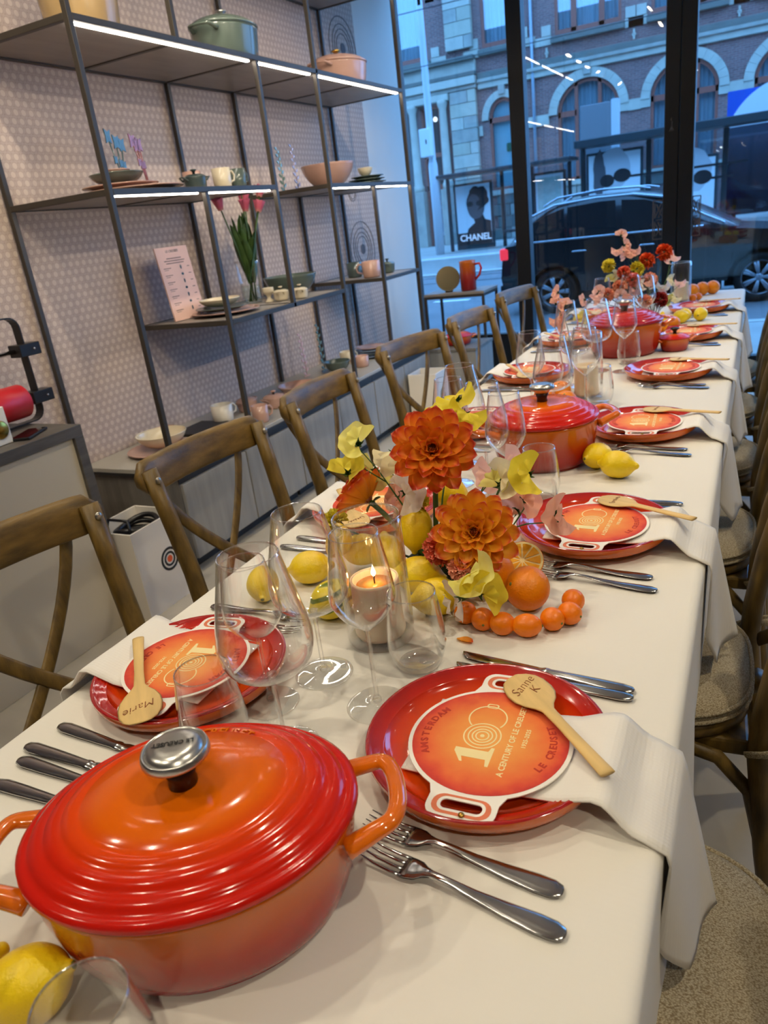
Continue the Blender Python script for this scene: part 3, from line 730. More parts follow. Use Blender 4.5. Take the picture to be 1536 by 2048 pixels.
# ================================================================== glassware
M_crystal = thin_glass('clear_crystal', (.997, .998, .997, 1), edge=1.0, base=.022, power=2.6)
M_crystal_t = thin_glass('clear_crystal_rim', (.985, .99, .985, 1), edge=.8, base=.12, power=1.5)
def solid_glass():
    m = bpy.data.materials.new('solid_crystal'); m.use_nodes = True; N, L = nodes_of(m); N.remove(N['Principled BSDF'])
    g = N.new('ShaderNodeBsdfGlass'); g.inputs['IOR'].default_value = 1.5; g.inputs['Roughness'].default_value = 0
    tr = N.new('ShaderNodeBsdfTransparent'); mx = N.new('ShaderNodeMixShader'); mx.inputs[0].default_value = .72
    L.new(g.outputs[0], mx.inputs[1]); L.new(tr.outputs[0], mx.inputs[2]); L.new(mx.outputs[0], N['Material Output'].inputs[0]); return m
M_solid = solid_glass()
def smooth_prof(pts, n=6):
    out = []
    for i in range(len(pts) - 1):
        p0 = pts[max(i - 1, 0)]; p1 = pts[i]; p2 = pts[i + 1]; p3 = pts[min(i + 2, len(pts) - 1)]
        for k in range(n):
            t = k / n
            out.append(tuple(max(.5 * (2 * p1[c] + (p2[c] - p0[c]) * t + (2 * p0[c] - 5 * p1[c] + 4 * p2[c] - p3[c]) * t * t + (3 * p1[c] - p0[c] - 3 * p2[c] + p3[c]) * t ** 3), (0.0004, -9)[c]) for c in (0, 1)))
    out.append(pts[-1]); return out
def wall(prof, th):
    inner = [(max(r - th, .0004), z + th * (1.5 if i == 0 else .25)) for i, (r, z) in enumerate(prof)]
    inner[-1] = (prof[-1][0] - th, prof[-1][1])
    return prof + inner[::-1]
def stem_glass(kind):
    b = MB()
    if kind == 'wine': pr = smooth_prof([(.0035, .112), (.012, .119), (.028, .134), (.0385, .152), (.0405, .163), (.0385, .185), (.034, .215), (.0295, .243)], 5); top = .112
    else: pr = smooth_prof([(.0035, .098), (.016, .1015), (.036, .109), (.049, .122), (.0535, .14), (.052, .158), (.046, .187), (.039, .217), (.033, .245)], 5); top = .098
    b.lathe(wall(pr, .0009), 40); bowl = b.mesh('bowl', M_crystal)
    r = pr[-1][0]; z = pr[-1][1]
    rim = MB(); rim.tube([(r * cos(2 * pi * i / 40) * .985, r * sin(2 * pi * i / 40) * .985, z) for i in range(40)], .0007, 6, closed=True)
    st = MB(); st.lathe(smooth_prof([(.0055, .0065), (.0062, .010), (.0052, .0138), (.0036, .017), (.0031, .05), (.0031, top - .02), (.0036, top - .005), (.006, top + .004)], 4), 14)
    ft = MB(); ft.lathe(smooth_prof([(.0005, .0002), (.036, .0002), (.0402, .0008), (.0402, .0015), (.036, .0023), (.018, .0038), (.007, .0062), (.0045, .0085)], 3), 40)
    return [('bowl', bowl), ('rim', rim.mesh('rim', M_crystal_t)), ('stem', st.mesh('stem', M_solid)), ('foot', ft.mesh('foot', M_crystal_t2))]
M_crystal_t2 = thin_glass('clear_crystal_foot', (.99, .993, .99, 1), edge=.8, base=.035, power=2.2)
def tumbler():
    b = MB(); pr = smooth_prof([(.024, .0006), (.029, .003), (.0355, .014), (.0405, .034), (.0408, .05), (.0375, .08), (.0325, .114)], 5)
    inner = [(max(r - .001, .0004), z) for r, z in pr if z > .012]
    pro = pr + inner[::-1] + [(.024, .0085), (.0005, .0075)]
    b.lathe(pro, 40); r, z = pr[-1]
    rim = MB(); rim.tube([(r * cos(2 * pi * i / 40) * .985, r * sin(2 * pi * i / 40) * .985, z) for i in range(40)], .0008, 6, closed=True)
    bs = MB(); bs.lathe([(.0005, .0008), (.0235, .0008), (.029, .004), (.027, .0072), (.0005, .0068)], 32)
    return [('wall', b.mesh('wall', M_crystal)), ('rim', rim.mesh('rim', M_crystal_t)), ('base', bs.mesh('base', M_solid))]
GL = {'wine': stem_glass('wine'), 'balloon': stem_glass('balloon'), 'tumbler': tumbler()}
GN = {'wine': ('wine_glass', 'slender stemmed wine glass'), 'balloon': ('balloon_wine_glass', 'wide-bowled stemmed wine glass'), 'tumbler': ('tumbler', 'stemless clear tumbler')}
def glass(kind, x, y, where, h=1.0):
    nm, lb = GN[kind]
    t = thing(nm, lb + ' ' + where, 'glass', (x, y, TZ + .0006), 0, GN[kind][0].replace('_', ' ') + 's on the table'); t.scale = (h ** .5, h ** .5, h)
    for n, me in GL[kind]: inst(n, me, t)
glass('balloon', -.509, .722, 'beside the nearest candle, closest to it on the left')
glass('wine', -.404, .678, 'in front of the nearest candle')
glass('tumbler', -.388, .778, 'right of the nearest candle')
glass('balloon', -.475, .570, 'directly behind the oval pot', 1.06)
glass('wine', -.545, .642, 'behind the oval pot, seen through a wider bowl', .86)
glass('tumbler', -.556, .545, 'behind the oval pot lid at the nearest left-hand plate')
glass('tumbler', -.374, 1.402, 'between the first flowers and the round pot')
glass('wine', -.423, 1.345, 'in front of the round orange pot')
glass('balloon', -.492, 1.42, 'left of the round orange pot')
glass('tumbler', -.70, 1.70, 'behind the big dahlia on the left')
glass('wine', -.585, 1.47, 'farther left of the round orange pot')
glass('balloon', -.605, 1.60, 'beyond the big dahlia at the left edge')
glass('wine', -.555, 2.03, 'behind the round pot knob, leftmost')
glass('balloon', -.468, 1.93, 'directly behind the round pot knob')
glass('wine', -.41, 2.06, 'between the round pot and the second candle')
glass('tumbler', -.392, 2.17, 'right of the second candle')
glass('balloon', -.505, 2.40, 'in front of the far casserole on the left')
glass('wine', -.385, 2.60, 'in front of the far casserole on the right')
glass('tumbler', -.39, 2.735, 'against the far casserole')
glass('balloon', -.48, 2.62, 'in front of the far casserole in the middle')
glass('wine', -.585, 2.63, 'left of the far casserole')
glass('tumbler', -.60, 2.45, 'near the far left-hand plates')
glass('wine', -.40, 3.25, 'among the far flowers on the right')
glass('balloon', -.47, 3.32, 'among the far flowers in the middle')
glass('wine', -.58, 3.3, 'among the far flowers on the left')
glass('tumbler', -.40, 3.42, 'behind the far flowers')
glass('tumbler', -.380, .193, 'standing closest to the camera by the lemon')
glass('wine', -.468, .152, 'at the bottom left corner of the picture')

# ================================================================== cast iron pots
M_body = ramp_mat('flame_enamel_body', [(0, S(146, 18, 20)), (.3, S(168, 28, 18)), (.5, S(184, 52, 16)), (.75, S(202, 88, 14)), (1, S(208, 106, 14))], 'lin', axis=2, rough=.12, coat=.25)
M_lid = ramp_mat('flame_enamel_lid', [(0, S(230, 110, 8)), (.5, S(228, 100, 8)), (.62, S(222, 70, 8)), (.78, S(206, 36, 10)), (1, S(196, 24, 14))], rough=.14, coat=.12, spec=.35)
M_enam = mat('orange_enamel', S(224, 108, 12), .12, coat=.8)
M_black = mat('black_plastic', S(22, 20, 22), .35)
M_brushed = mat('brushed_steel', S(196, 194, 190), .28, metal=1)
def pot(name, label, x, y, a, b_, h, rz, lidm=M_lid, bodym=M_body, knobm=M_brushed, hm=None, z=None, hx=1, kn=1.0, letter=False, cat='pot', hs=1.0):
    """covered casserole: a = half length, b_ = half width at the rim, h = body height"""
    z = TZ + .0008 if z is None else z
    t = thing(name, label, cat, (x, y, z), rz); hm = hm or M_enam
    q = MB(); k = b_ / a; s = a
    prof = [(.001, .001), (.74 * s, .0), (.80 * s, .003), (.86 * s, h * .1), (.91 * s, h * .3), (.955 * s, h * .65), (.985 * s, h), (.95 * s, h), (.94 * s, h * .9)]
    q.lathe(smooth_prof(prof[:7], 4) + prof[7:], 72, 1, k); q.build('body', bodym, t)
    l = MB(); L_ = .215 * (b_ + a) / 2 * (1.0)
    lp = [(.9 * s, h - .002), (1.0 * s, h + .001), (1.012 * s, h + .004), (1.008 * s, h + .0085), (.965 * s, h + .0125), (.95 * s, h + .0108), (.925 * s, h + .0165), (.87 * s, h + .0215), (.845 * s, h + .0196), (.82 * s, h + .0245), (.76 * s, h + .029), (.735 * s, h + .0270), (.71 * s, h + .0315), (.645 * s, h + .0345), (.62 * s, h + .0322), (.595 * s, h + .0368), (.35 * s, h + .0385), (.001, h + .0392)]
    hs_ = (a + b_) / .26
    lp = [(r, h + (zz - h) * min(hs_, 1.15)) for r, zz in lp]; l.lathe(lp, 72, 1, k); lid = l.build('lid', lidm, t)
    zt = lp[-1][1]
    if letter:
        it = []
        for i, ch in enumerate('LE CREUSET'):
            if ch == ' ': continue
            aa = radians(76) - (i - 4.5) * .085; rr = .60
            it.append((text_mesh('c', ch, .013, hm, .0012, offset=.0003), Matrix.Translation((a * rr * cos(aa), b_ * rr * sin(aa), zt - .0036)) @ Matrix.Rotation(math.atan2(b_ * rr * sin(aa), a * rr * cos(aa) * 1.0) - pi / 2, 4, 'Z')))
        inst('raised_lettering', merge_meshes('raised_lettering', it, hm), lid)
    n = MB(); n.lathe([(.013 * kn, zt - .003), (.0115 * kn, zt + .008), (.0165 * kn, zt + .021 * kn)], 24); n.build('knob_stem', M_black if knobm != M_brushed else mat('dark_knob_stem', S(60, 24, 18), .3), t)
    n = MB(); n.lathe(smooth_prof([(.0165 * kn, zt + .0205 * kn), (.026 * kn, zt + .037 * kn), (.029 * kn, zt + .0345 * kn), (.0285 * kn, zt + .030 * kn), (.02 * kn, zt + .0405 * kn), (.0005, zt + .0415 * kn)], 4), 36)
    ko = n.build('knob', knobm, t)
    if letter:
        it = [(text_mesh('c', 'LE CREUSET', .0068, M_black, .0003, offset=.0001), Matrix.Translation((0, 0, zt + .0422 * kn)))]
        o = inst('knob_lettering', merge_meshes('knob_lettering', it, M_black), ko); o.rotation_euler = (0, 0, radians(212) - rz); o.location = (0, .0, .0)
    for sx in (-1, 1):
        w_ = b_ * .36 * hx; d = .040 * hs; zz = h * .86
        pts = [(sx * (.965 * a * (1 - .06)), -w_ * 1.15, zz - .004), (sx * (a + d * .30), -w_ * 1.02, zz + .004), (sx * (a + d * .78), -w_ * .9, zz + .009), (sx * (a + d), -w_ * .55, zz + .010), (sx * (a + d * 1.06), 0, zz + .0105), (sx * (a + d), w_ * .55, zz + .010), (sx * (a + d * .78), w_ * .9, zz + .009), (sx * (a + d * .30), w_ * 1.02, zz + .004), (sx * (.965 * a * (1 - .06)), w_ * 1.15, zz - .004)]
        pp = []
        for i in range(len(pts) - 1):
            p0 = Vector(pts[max(i - 1, 0)]); p1 = Vector(pts[i]); p2 = Vector(pts[i + 1]); p3 = Vector(pts[min(i + 2, len(pts) - 1)])
            for kk in range(4):
                tt = kk / 4; pp.append(.5 * (2 * p1 + (p2 - p0) * tt + (2 * p0 - 5 * p1 + 4 * p2 - p3) * tt * tt + (3 * p1 - p0 - 3 * p2 + p3) * tt ** 3))
        pp.append(Vector(pts[-1])); m = len(pp)
        rr = [(.0085 + .0035 * (abs(2 * i / (m - 1) - 1) ** 2)) * hs for i in range(m)]
        q = MB(); q.tube(pp, rr, 12, up=(0, 0, 1), flat=(.8, 1.1)); q.build('handle', hm, t)
    return t
pot('oval_casserole', 'large oval orange and red casserole with steel knob nearest the camera', -.427, .366, .149, .118, .098, radians(31), letter=True, kn=1.02, hs=.86)
pot('round_casserole', 'round orange casserole behind the first flowers', -.43, 1.66, .127, .127, .105, radians(30), kn=1.0)
pot('round_casserole', 'orange casserole with dark red lid below the far flowers', -.435, 2.93, .138, .138, .115, radians(35), lidm=ramp_mat('cherry_enamel_lid', [(0, S(206, 60, 20)), (.6, S(190, 36, 24)), (1, S(160, 24, 40))], rough=.15, coat=.12, spec=.35))
pot('mini_casserole', 'small orange covered pot with black knob between the far right-hand plates', -.258, 2.95, .053, .053, .045, radians(15), knobm=M_black, hs=.5, kn=.55)

# ================================================================== candles
M_wax = mat('ivory_wax', S(244, 222, 192), .5, sss=.3); M_melt = mat('molten_wax', S(240, 160, 70), .15)
M_flame = emit_mat('candle_flame', (1, .66, .26, 1), 9)
def hurricane(x, y, where, lit, r=.0505, h=.195, ch=.088):
    t = thing('candle_holder', 'clear glass cylinder candle holder ' + where, 'candle holder', (x, y, TZ + .0006), group='glass candle holders')
    b = MB(); pr = [(r * .98, .001), (r, .004), (r, .05), (r * .99, h * .6), (r * .965, h)]
    b.lathe(wall(smooth_prof(pr, 3), .0022), 48); b.build('cylinder', M_crystal, t)
    rim = MB(); rr = r * .965 - .001; rim.tube([(rr * cos(2 * pi * i / 48), rr * sin(2 * pi * i / 48), h) for i in range(48)], .0016, 6, closed=True); rim.build('rim', M_crystal_t, t)
    b = MB(); b.lathe([(.0005, .001), (r * .95, .001), (r * .985, .005), (r * .95, .009), (.0005, .009)], 40); b.build('base', M_solid, t)
    c = thing('pillar_candle', 'ivory pillar candle inside the glass cylinder ' + where, 'candle', (x + .002, y - .003, TZ + .0115), group='pillar candles')
    b = MB(); rc = .0355; b.lathe(smooth_prof([(.0005, 0), (rc, 0), (rc, .03), (rc, ch - .003), (rc * .96, ch), (rc * .88, ch + .0008), (rc * .8, ch - .007), (rc * .7, ch - .009), (.0005, ch - .0095)], 3), 40); b.build('wax', M_wax, c)
    if lit:
        b = MB(); b.lathe([(.0005, ch - .0085), (rc * .74, ch - .0085), (rc * .76, ch - .0078), (.0005, ch - .0078)], 32); b.build('molten_pool', M_melt, c)
        b = MB(); b.tube([(0, 0, ch - .009), (0, 0, ch), (.001, 0, ch + .006)], .0012, 6); b.build('wick', M_black, c)
        b = MB(); b.lathe(smooth_prof([(.0004, ch + .003), (.0032, ch + .007), (.0036, ch + .0105), (.002, ch + .016), (.0003, ch + .022)], 4), 12); b.build('flame', M_flame, c)
        ld = bpy.data.lights.new('flame_light', 'POINT'); ld.energy = .10; ld.color = (1, .6, .25); ld.shadow_soft_size = .006
        lo = bpy.data.objects.new('flame_light', ld); link(lo, c); lo.location = (0, 0, ch + .012)
hurricane(-.472, .832, 'nearest the camera, beside the first flowers', True)
hurricane(-.447, 2.255, 'behind the round orange pot', False)
hurricane(-.345, 4.22, 'near the far end of the table', False, h=.2)

# ================================================================== fruit
def peel_mat(name, c1, c2, bump=.35, sc=330):
    m = mat(name, c1, .38, vary=.3, vscale=14, col2=c2, bump=bump, bscale=sc, spec=.5); return m
M_lemon = peel_mat('lemon_peel', S(254, 222, 26), S(240, 196, 14)); M_orange = peel_mat('orange_peel', S(248, 148, 2), S(236, 124, 0)); M_kum = peel_mat('kumquat_peel', S(250, 138, 2), S(240, 116, 0), .15)
M_calyx = mat('fruit_calyx', S(110, 110, 40), .7)
def lemon_mesh():
    b = MB(); L_ = .043
    pr = [(.0008, -L_), (.004, -L_ + .0006), (.0065, -L_ + .005), (.012, -L_ + .010), (.021, -L_ + .018), (.0275, -L_ + .030), (.029, 0.0), (.027, .014), (.021, .026), (.012, .0345), (.008, .039), (.0055, .0435), (.003, .0455), (.0008, .046)]
    b.lathe(smooth_prof(pr, 3), 28)
    for i, (x, y, z) in enumerate(b.v): k = 1 + .02 * sin(3 * math.atan2(y, x) + z * 60); b.v[i] = (x * k, y * k, z)
    return b.mesh('lemon', M_lemon)
LEMON = lemon_mesh(); STEMB = MB().ball((0, 0, -.0428), .0035, 8, 5, sz=.4).mesh('stem_end', M_calyx)
def lemon(x, y, z, yaw, pitch, where, s=1.0):
    t = thing('lemon', 'yellow lemon ' + where, 'lemon', (x, y, z), 0, 'lemons on the table', rot=(0, pitch, yaw)); t.scale = (s, s, s)
    inst('peel', LEMON, t); inst('stem_end', STEMB, t)
    if z > .82:      # held up on a thin green stick
        q = Matrix.LocRotScale(Vector((x, y, z)), t.rotation_euler, t.scale).inverted(); b = MB(); b.tube([q @ Vector((x, y, z)), q @ Vector((x, y + .005, TZ + .002))], .002, 6); b.build('stick', mat('green_stick', S(58, 92, 34), .5), t)
H_ = pi / 2
lemon(-.297, 1.612, .7795, radians(60), H_ + .1, 'right of the round pot, the farther of two', 1.0)
lemon(-.245, 1.555, .780, radians(-10), H_, 'right of the round pot, the nearer of two', 1.02)
lemon(-.722, .892, .7795, radians(-60), -H_ + .25, 'alone behind the nearest left-hand plate', .95)
lemon(-.672, .965, .7795, radians(15), H_ - .1, 'left of the first flowers, touching the arrangement')
lemon(-.502, .222, .781, radians(-150), H_ + .35, 'at the bottom left corner, with its stem end showing', 1.06)
lemon(-.566, .20, .781, radians(70), H_, 'at the lower left edge behind the glass', 1.0)
lemon(-.413, .917, .779, radians(30), -H_, 'lowest under the first flowers, in front', 1.02)
lemon(-.462, .965, .787, radians(10), -H_ + .1, 'under the carnation in the first flowers', 1.05)
lemon(-.49, 1.03, .838, radians(80), .3, 'standing in the first flowers behind the candle', 1.0)
lemon(-.45, 1.10, .875, radians(40), -.5, 'high in the first flowers behind the dahlias', 1.0)
lemon(-.535, 1.0, .80, radians(120), .9, 'behind the candle glass in the first flowers', 1.0)
lemon(-.60, 1.03, .79, radians(20), H_, 'low at the left of the first flowers', .98)
lemon(-.288, 3.55, .7795, radians(40), H_, 'in front of the far end plate, left of two', 1.0)
lemon(-.21, 3.60, .7795, radians(80), H_, 'in front of the far end plate, right of two', 1.0)
lemon(-.335, 3.2, .81, radians(10), .2, 'standing right of the far casserole', 1.05)
lemon(-.275, 3.61, .7795, radians(120), H_, 'half hidden in the far row of lemons', .95)
# striped lemon-like gourd
M_strip = bpy.data.materials.new('green_striped_yellow_rind'); M_strip.use_nodes = True; N, L = nodes_of(M_strip); p = N['Principled BSDF']; p.inputs['Roughness'].default_value = .35
tc = N.new('ShaderNodeTexCoord'); wv = N.new('ShaderNodeTexWave'); wv.inputs['Scale'].default_value = 14; wv.inputs['Distortion'].default_value = 9; wv.inputs['Detail'].default_value = 3
mp = N.new('ShaderNodeMapping'); mp.inputs['Scale'].default_value = (1, 1, .3); L.new(tc.outputs['Object'], mp.inputs[0]); L.new(mp.outputs[0], wv.inputs[0])
cr = N.new('ShaderNodeValToRGB'); cr.color_ramp.elements[0].color = S(240, 214, 40); cr.color_ramp.elements[0].position = .6; cr.color_ramp.elements[1].color = S(96, 120, 20); cr.color_ramp.elements[1].position = .85
L.new(wv.outputs[1], cr.inputs[0]); L.new(cr.outputs[0], p.inputs['Base Color'])
t = thing('striped_lemon', 'yellow and green striped lemon beside the nearest candle', 'lemon', (-.572, .868, .7815), 0, rot=(0, 1.2, .6))
inst('peel', LEMON.copy(), t, scale=(1.05, 1.05, 1.02)).data.materials[0] = M_strip; inst('stem_end', STEMB, t)
def orange_mesh(r, m, n=32):
    b = MB(); b.ball((0, 0, 0), r, n, 20, sz=.96); return b.mesh('orange', m)
ORG = orange_mesh(.0345, M_orange); OCAL = MB().ball((0, 0, .0328), .003, 8, 5, sz=.35).mesh('stem_end', M_calyx)
def orange(x, y, where, s=1.0, rot=(0.5, 0, 0), z=None):
    t = thing('orange', 'whole orange ' + where, 'orange', (x, y, z if z else TZ + .0332 * s + .0005), 0, 'oranges on the table', rot=rot); t.scale = (s, s, s)
    inst('peel', ORG, t); inst('stem_end', OCAL, t)
orange(-.284, .965, 'in front of the first flowers', 1.0, (radians(40), radians(-50), 0))
orange(-.352, 1.005, 'behind the front orange under the dahlia', 1.02)
orange(-.545, 2.13, 'behind the round pot knob, left one', .95); orange(-.515, 2.205, 'behind the round pot knob, farther one', .95); orange(-.468, 2.07, 'in front of the second candle', .98)
orange(-.255, 4.44, 'at the far end of the table, right one', 1.05); orange(-.30, 4.38, 'at the far end of the table, left one', 1.05); orange(-.305, 3.36, 'under the far flowers beside the lemons', .95)
orange(-.205, 4.47, 'at the far table corner', 1.05)
KUM = MB().ball((0, 0, 0), .0155, 20, 12, sz=1.0).mesh('kumquat', M_kum)
KT = MB().ball((0, 0, .0185), .0018, 8, 4).mesh('stem_end', M_calyx)
for i, (x, y, e, a) in enumerate([(-.217, .972, 1.05, 20), (-.214, .934, 1.08, 70), (-.234, .912, 1.08, 60), (-.2645, .8865, 1.28, 100), (-.2995, .883, 1.12, 90), (-.331, .888, 1.05, 20), (-.362, .9, 1.05, 0)]):
    t = thing('kumquat', 'small orange kumquat, %s in the curved row from the right' % ['first', 'second', 'third', 'fourth', 'fifth', 'sixth', 'seventh'][i], 'kumquat', (x, y, TZ + .0174), 0, 'kumquats in front of the first flowers', rot=(H_, 0, radians(a)))
    t.scale = (1.1, 1.1, e * 1.08); inst('peel', KUM, t); inst('stem_end', KT, t, scale=(1, 1, .83))
for i, (x, y) in enumerate([(-.262, 4.26), (-.285, 4.22)]):
    t = thing('kumquat', 'small orange kumquat at the far end by the oranges, %s one' % ['right', 'left'][i], 'kumquat', (x, y, TZ + .0185), 0, 'kumquats at the far end', rot=(H_, 0, .4)); t.scale = (1.2, 1.2, 1.2)
    inst('peel', KUM, t)
# cut halves
M_pith = mat('citrus_pith', S(250, 226, 160), .5); M_flesh = mat('orange_flesh', S(246, 160, 20), .25, vary=.4, vscale=60, col2=S(252, 190, 60), sss=.2); M_lflesh = mat('lemon_flesh', S(240, 214, 90), .25, vary=.3, vscale=60, sss=.2)
def half(name, label, cat, loc, rot, r, skin, flesh):
    t = thing(name, label, cat, loc, 0, rot=rot)
    b = MB(); b.lathe([(r * .02, -r)] + [(r * sin(pi / 2 * j / 8), -r * cos(pi / 2 * j / 8)) for j in range(1, 9)] + [(r * .9, .0003)], 32); b.build('peel', skin, t)
    b = MB(); b.lathe([(r * .98, -.0002), (r * .97, .0005), (.0005, .0005)], 32); b.build('pith', M_pith, t)
    for k in range(10):
        a0 = 2 * pi * k / 10 + .06; a1 = 2 * pi * (k + 1) / 10 - .06
        lp = [(r * .12 * cos((a0 + a1) / 2), r * .12 * sin((a0 + a1) / 2))] + circ(0, 0, r * .86, 6, a0, a1)
        inst('segment', flat_mesh('segment', [lp], .0012, flesh), t, (0, 0, .0008))
half('orange_half', 'cut orange half facing up behind the front orange', 'orange', (-.312, 1.04, .792), (radians(38), radians(10), 0), .034, M_orange, M_flesh)
half('lemon_half', 'cut lemon half at the left of the first flowers', 'lemon', (-.632, .995, .822), (radians(62), 0, radians(-35)), .031, M_lemon, M_lflesh)

# ================================================================== flowers
M_stem = mat('green_stem', S(58, 92, 34), .5); M_stemd = mat('dark_green_stem', S(44, 62, 26), .5)
def petal_sheet(L_, W_, cup, curl, tip=.54, nu=9, nv=6):
    """petal along +x, base at origin, cupped upwards"""
    b = MB()
    def fn(u, v):
        w_ = W_ * (.18 + .82 * sin(pi / 2 * min(u / tip, 1)) ** 1.2) if u < tip else W_ * sqrt(max(1 - ((u - tip) / (1 - tip)) ** 2.0, 0))
        w_ = max(w_, .0003)
        q = (v - .5) * 2
        return (u * L_, q * w_, cup * q * q * w_ * 1.6 + curl * L_ * u * u)
    b.sheet(fn, nu, nv); return b
M_dahl = ramp_mat('orange_dahlia_petal', [(0, S(250, 184, 40)), (.74, S(248, 176, 40)), (.86, S(246, 150, 44)), (.93, S(232, 84, 46)), (.965, S(242, 164, 136)), (1, S(252, 222, 200))], 'lin', axis=0, rough=.5, coat=.0, noise=.15, nscale=3)
M_dahl2 = ramp_mat('red_orange_dahlia_petal', [(0, S(248, 168, 40)), (.7, S(248, 156, 40)), (.84, S(240, 118, 36)), (.93, S(216, 60, 34)), (.965, S(236, 130, 98)), (1, S(246, 190, 160))], 'lin', axis=0, rough=.5, coat=.0, noise=.15, nscale=3)
M_dcore = mat('dahlia_centre', S(176, 66, 40), .6, vary=.4, vscale=200, col2=S(230, 170, 120))
for _m in (M_dahl, M_dahl2):       # thin petals let light through
    N, L = nodes_of(_m); p = N['Principled BSDF']; tl = N.new('ShaderNodeBsdfTranslucent'); mx = N.new('ShaderNodeMixShader'); mx.inputs[0].default_value = .3
    L.new([l for l in _m.node_tree.links if l.to_socket == p.inputs['Base Color']][0].from_socket, tl.inputs[0]); L.new(p.outputs[0], mx.inputs[1]); L.new(tl.outputs[0], mx.inputs[2]); L.new(mx.outputs[0], N['Material Output'].inputs[0])
PET = {1: petal_sheet(.06, .0150, .38, .06).mesh('petal', M_dahl, recalc=False), 2: petal_sheet(.06, .0150, .38, .06).mesh('petal', M_dahl2, recalc=False)}
PETC = petal_sheet(.014, .0035, .8, .25).mesh('inner_petal', M_dcore, recalc=False)
def face(d, roll=0.0):
    q = Vector(d).normalized().to_track_quat('Z', 'Y'); return (q @ Matrix.Rotation(roll, 3, 'Z').to_quaternion()).to_euler()
def dahlia(loc, d, base, label, kind=1, s=1.0, rings=((12, 1.0, 2), (11, .95, 14), (10, .83, 27), (8, .66, 42), (7, .46, 60), (6, .3, 74)), seed=1):
    rnd = random.Random(seed); t = thing('dahlia', label, 'flower', loc, 0, 'dahlias in the first flowers', rot=face(d)); t.scale = (s, s, s)
    for k, (n, ln, tilt) in enumerate(rings):
        for i in range(n):
            a = 2 * pi * (i + .5 * (k % 2) + rnd.uniform(-.12, .12)) / n
            o = inst('petal', PET[kind], t, (.004 * cos(a), .004 * sin(a), .002 + .0035 * k), (0, -radians(tilt + rnd.uniform(-6, 6)), a), (ln * rnd.uniform(.94, 1.06), ln * (1.0 if k < 3 else 1.05), ln))
            o.rotation_mode = 'XYZ'
    for i in range(16):
        a = 2.4 * i; r = .0012 * sqrt(i)
        inst('inner_petal', PETC, t, (r * cos(a), r * sin(a), .014), (0, -radians(86 - 2.0 * i), a), (1.1, 1, 1))
    b = MB(); b.ball((0, 0, .008), .011, 12, 8, sz=.8); b.build('heart', M_dcore, t)
    mw = Matrix.LocRotScale(Vector(loc), t.rotation_euler, t.scale); inv = mw.inverted()
    p0 = inv @ Vector(base); p1 = inv @ (Vector(base) * .5 + Vector(loc) * .5 - Vector(d).normalized() * .02)
    b = MB(); b.tube([p0, p1, (0, 0, -.03), (0, 0, 0)], [.0045 / s] * 4, 8); b.build('stem', M_stem, t)
    for i in range(5):
        a = 2 * pi * i / 5; inst('sepal', SEP, t, (0, 0, -.003), (0, radians(15), a))
SEP = petal_sheet(.02, .006, .3, 0).mesh('sepal', M_stem, recalc=False)
B1 = (-.455, 1.02, .775)
dahlia((-.438, 1.015, .982), (.30, -.80, .42), B1, 'large orange dahlia with pale petal tips, highest in the first flowers', 2, 1.12, seed=2)
dahlia((-.362, .972, .866), (.18, -.80, .45), B1, 'large orange dahlia with white petal tips, lower right in the first flowers', 1, 1.10, seed=3)
dahlia((-.565, 1.02, .888), (-.75, .05, .62), B1, 'red-orange dahlia turned away at the left of the first flowers', 2, .95, rings=((13, 1.0, 24), (11, .95, 40), (9, .8, 55), (7, .6, 66)), seed=5)

# sweet peas ----------------------------------------------------------
def pea_petals(seed):
    rnd = random.Random(seed); ph = rnd.uniform(0, 6)
    b = MB()
    def banner(u, v):
        a = (v - .5) * 4.2; r = .0035 + .0225 * u * (1 + .05 * sin(a * 7 + ph) * u)
        return (r * cos(a) * .95, r * sin(a), -.004 + .009 * u * u * (1 - .6 * cos(a)) + .0028 * u * sin(a * 4 + ph * 2) + .0013 * sin(9 * a) * u ** 3)
    b.sheet(banner, 7, 30)
    w_ = MB()
    for s in (-1, 1):
        def wing(u, v, s=s):
            a = (v - .5) * 1.9 + s * .65; r = .001 + .0155 * u * (1 + .08 * sin(a * 9 + ph) * u)
            return (r * cos(a) * .8 + .001, r * sin(a) * .9, .006 + .010 * u * (1 - .5 * u) + .002 * u * sin(a * 6))
        w_.sheet(wing, 5, 9)
    return b, w_
PEA_COL = {}
def pea_meshes(col):
    if col not in PEA_COL:
        rgb = {'yellow': (S(250, 232, 72), S(236, 214, 40)), 'cream': (S(250, 240, 206), S(240, 226, 170)), 'white': (S(248, 240, 230), S(240, 224, 210)), 'pink': (S(255, 218, 208), S(250, 192, 182)), 'peach': (S(255, 202, 178), S(252, 176, 150)), 'lemon': (S(248, 242, 150), S(238, 228, 96))}[col]
        m = mat(col + '_sweet_pea_petal', rgb[0], .6, vary=.3, vscale=60, col2=rgb[1], sss=.0, sheen=.1)
        # thin petals let light through
        N, L = nodes_of(m); p = N['Principled BSDF']; tl = N.new('ShaderNodeBsdfTranslucent'); tl.inputs[0].default_value = rgb[0]; mx = N.new('ShaderNodeMixShader'); mx.inputs[0].default_value = .35
        L.new(p.outputs[0], mx.inputs[1]); L.new(tl.outputs[0], mx.inputs[2]); L.new(mx.outputs[0], N['Material Output'].inputs[0])
        PEA_COL[col] = [(b_.mesh('banner_petal', m, recalc=False), w2.mesh('wing_petals', m, recalc=False)) for b_, w2 in (pea_petals(1), pea_petals(5), pea_petals(9))]
    return PEA_COL[col]
CALYX = MB().lathe([(.0006, -.012), (.0022, -.009), (.0034, -.004), (.0042, .0)], 8, cap=False)
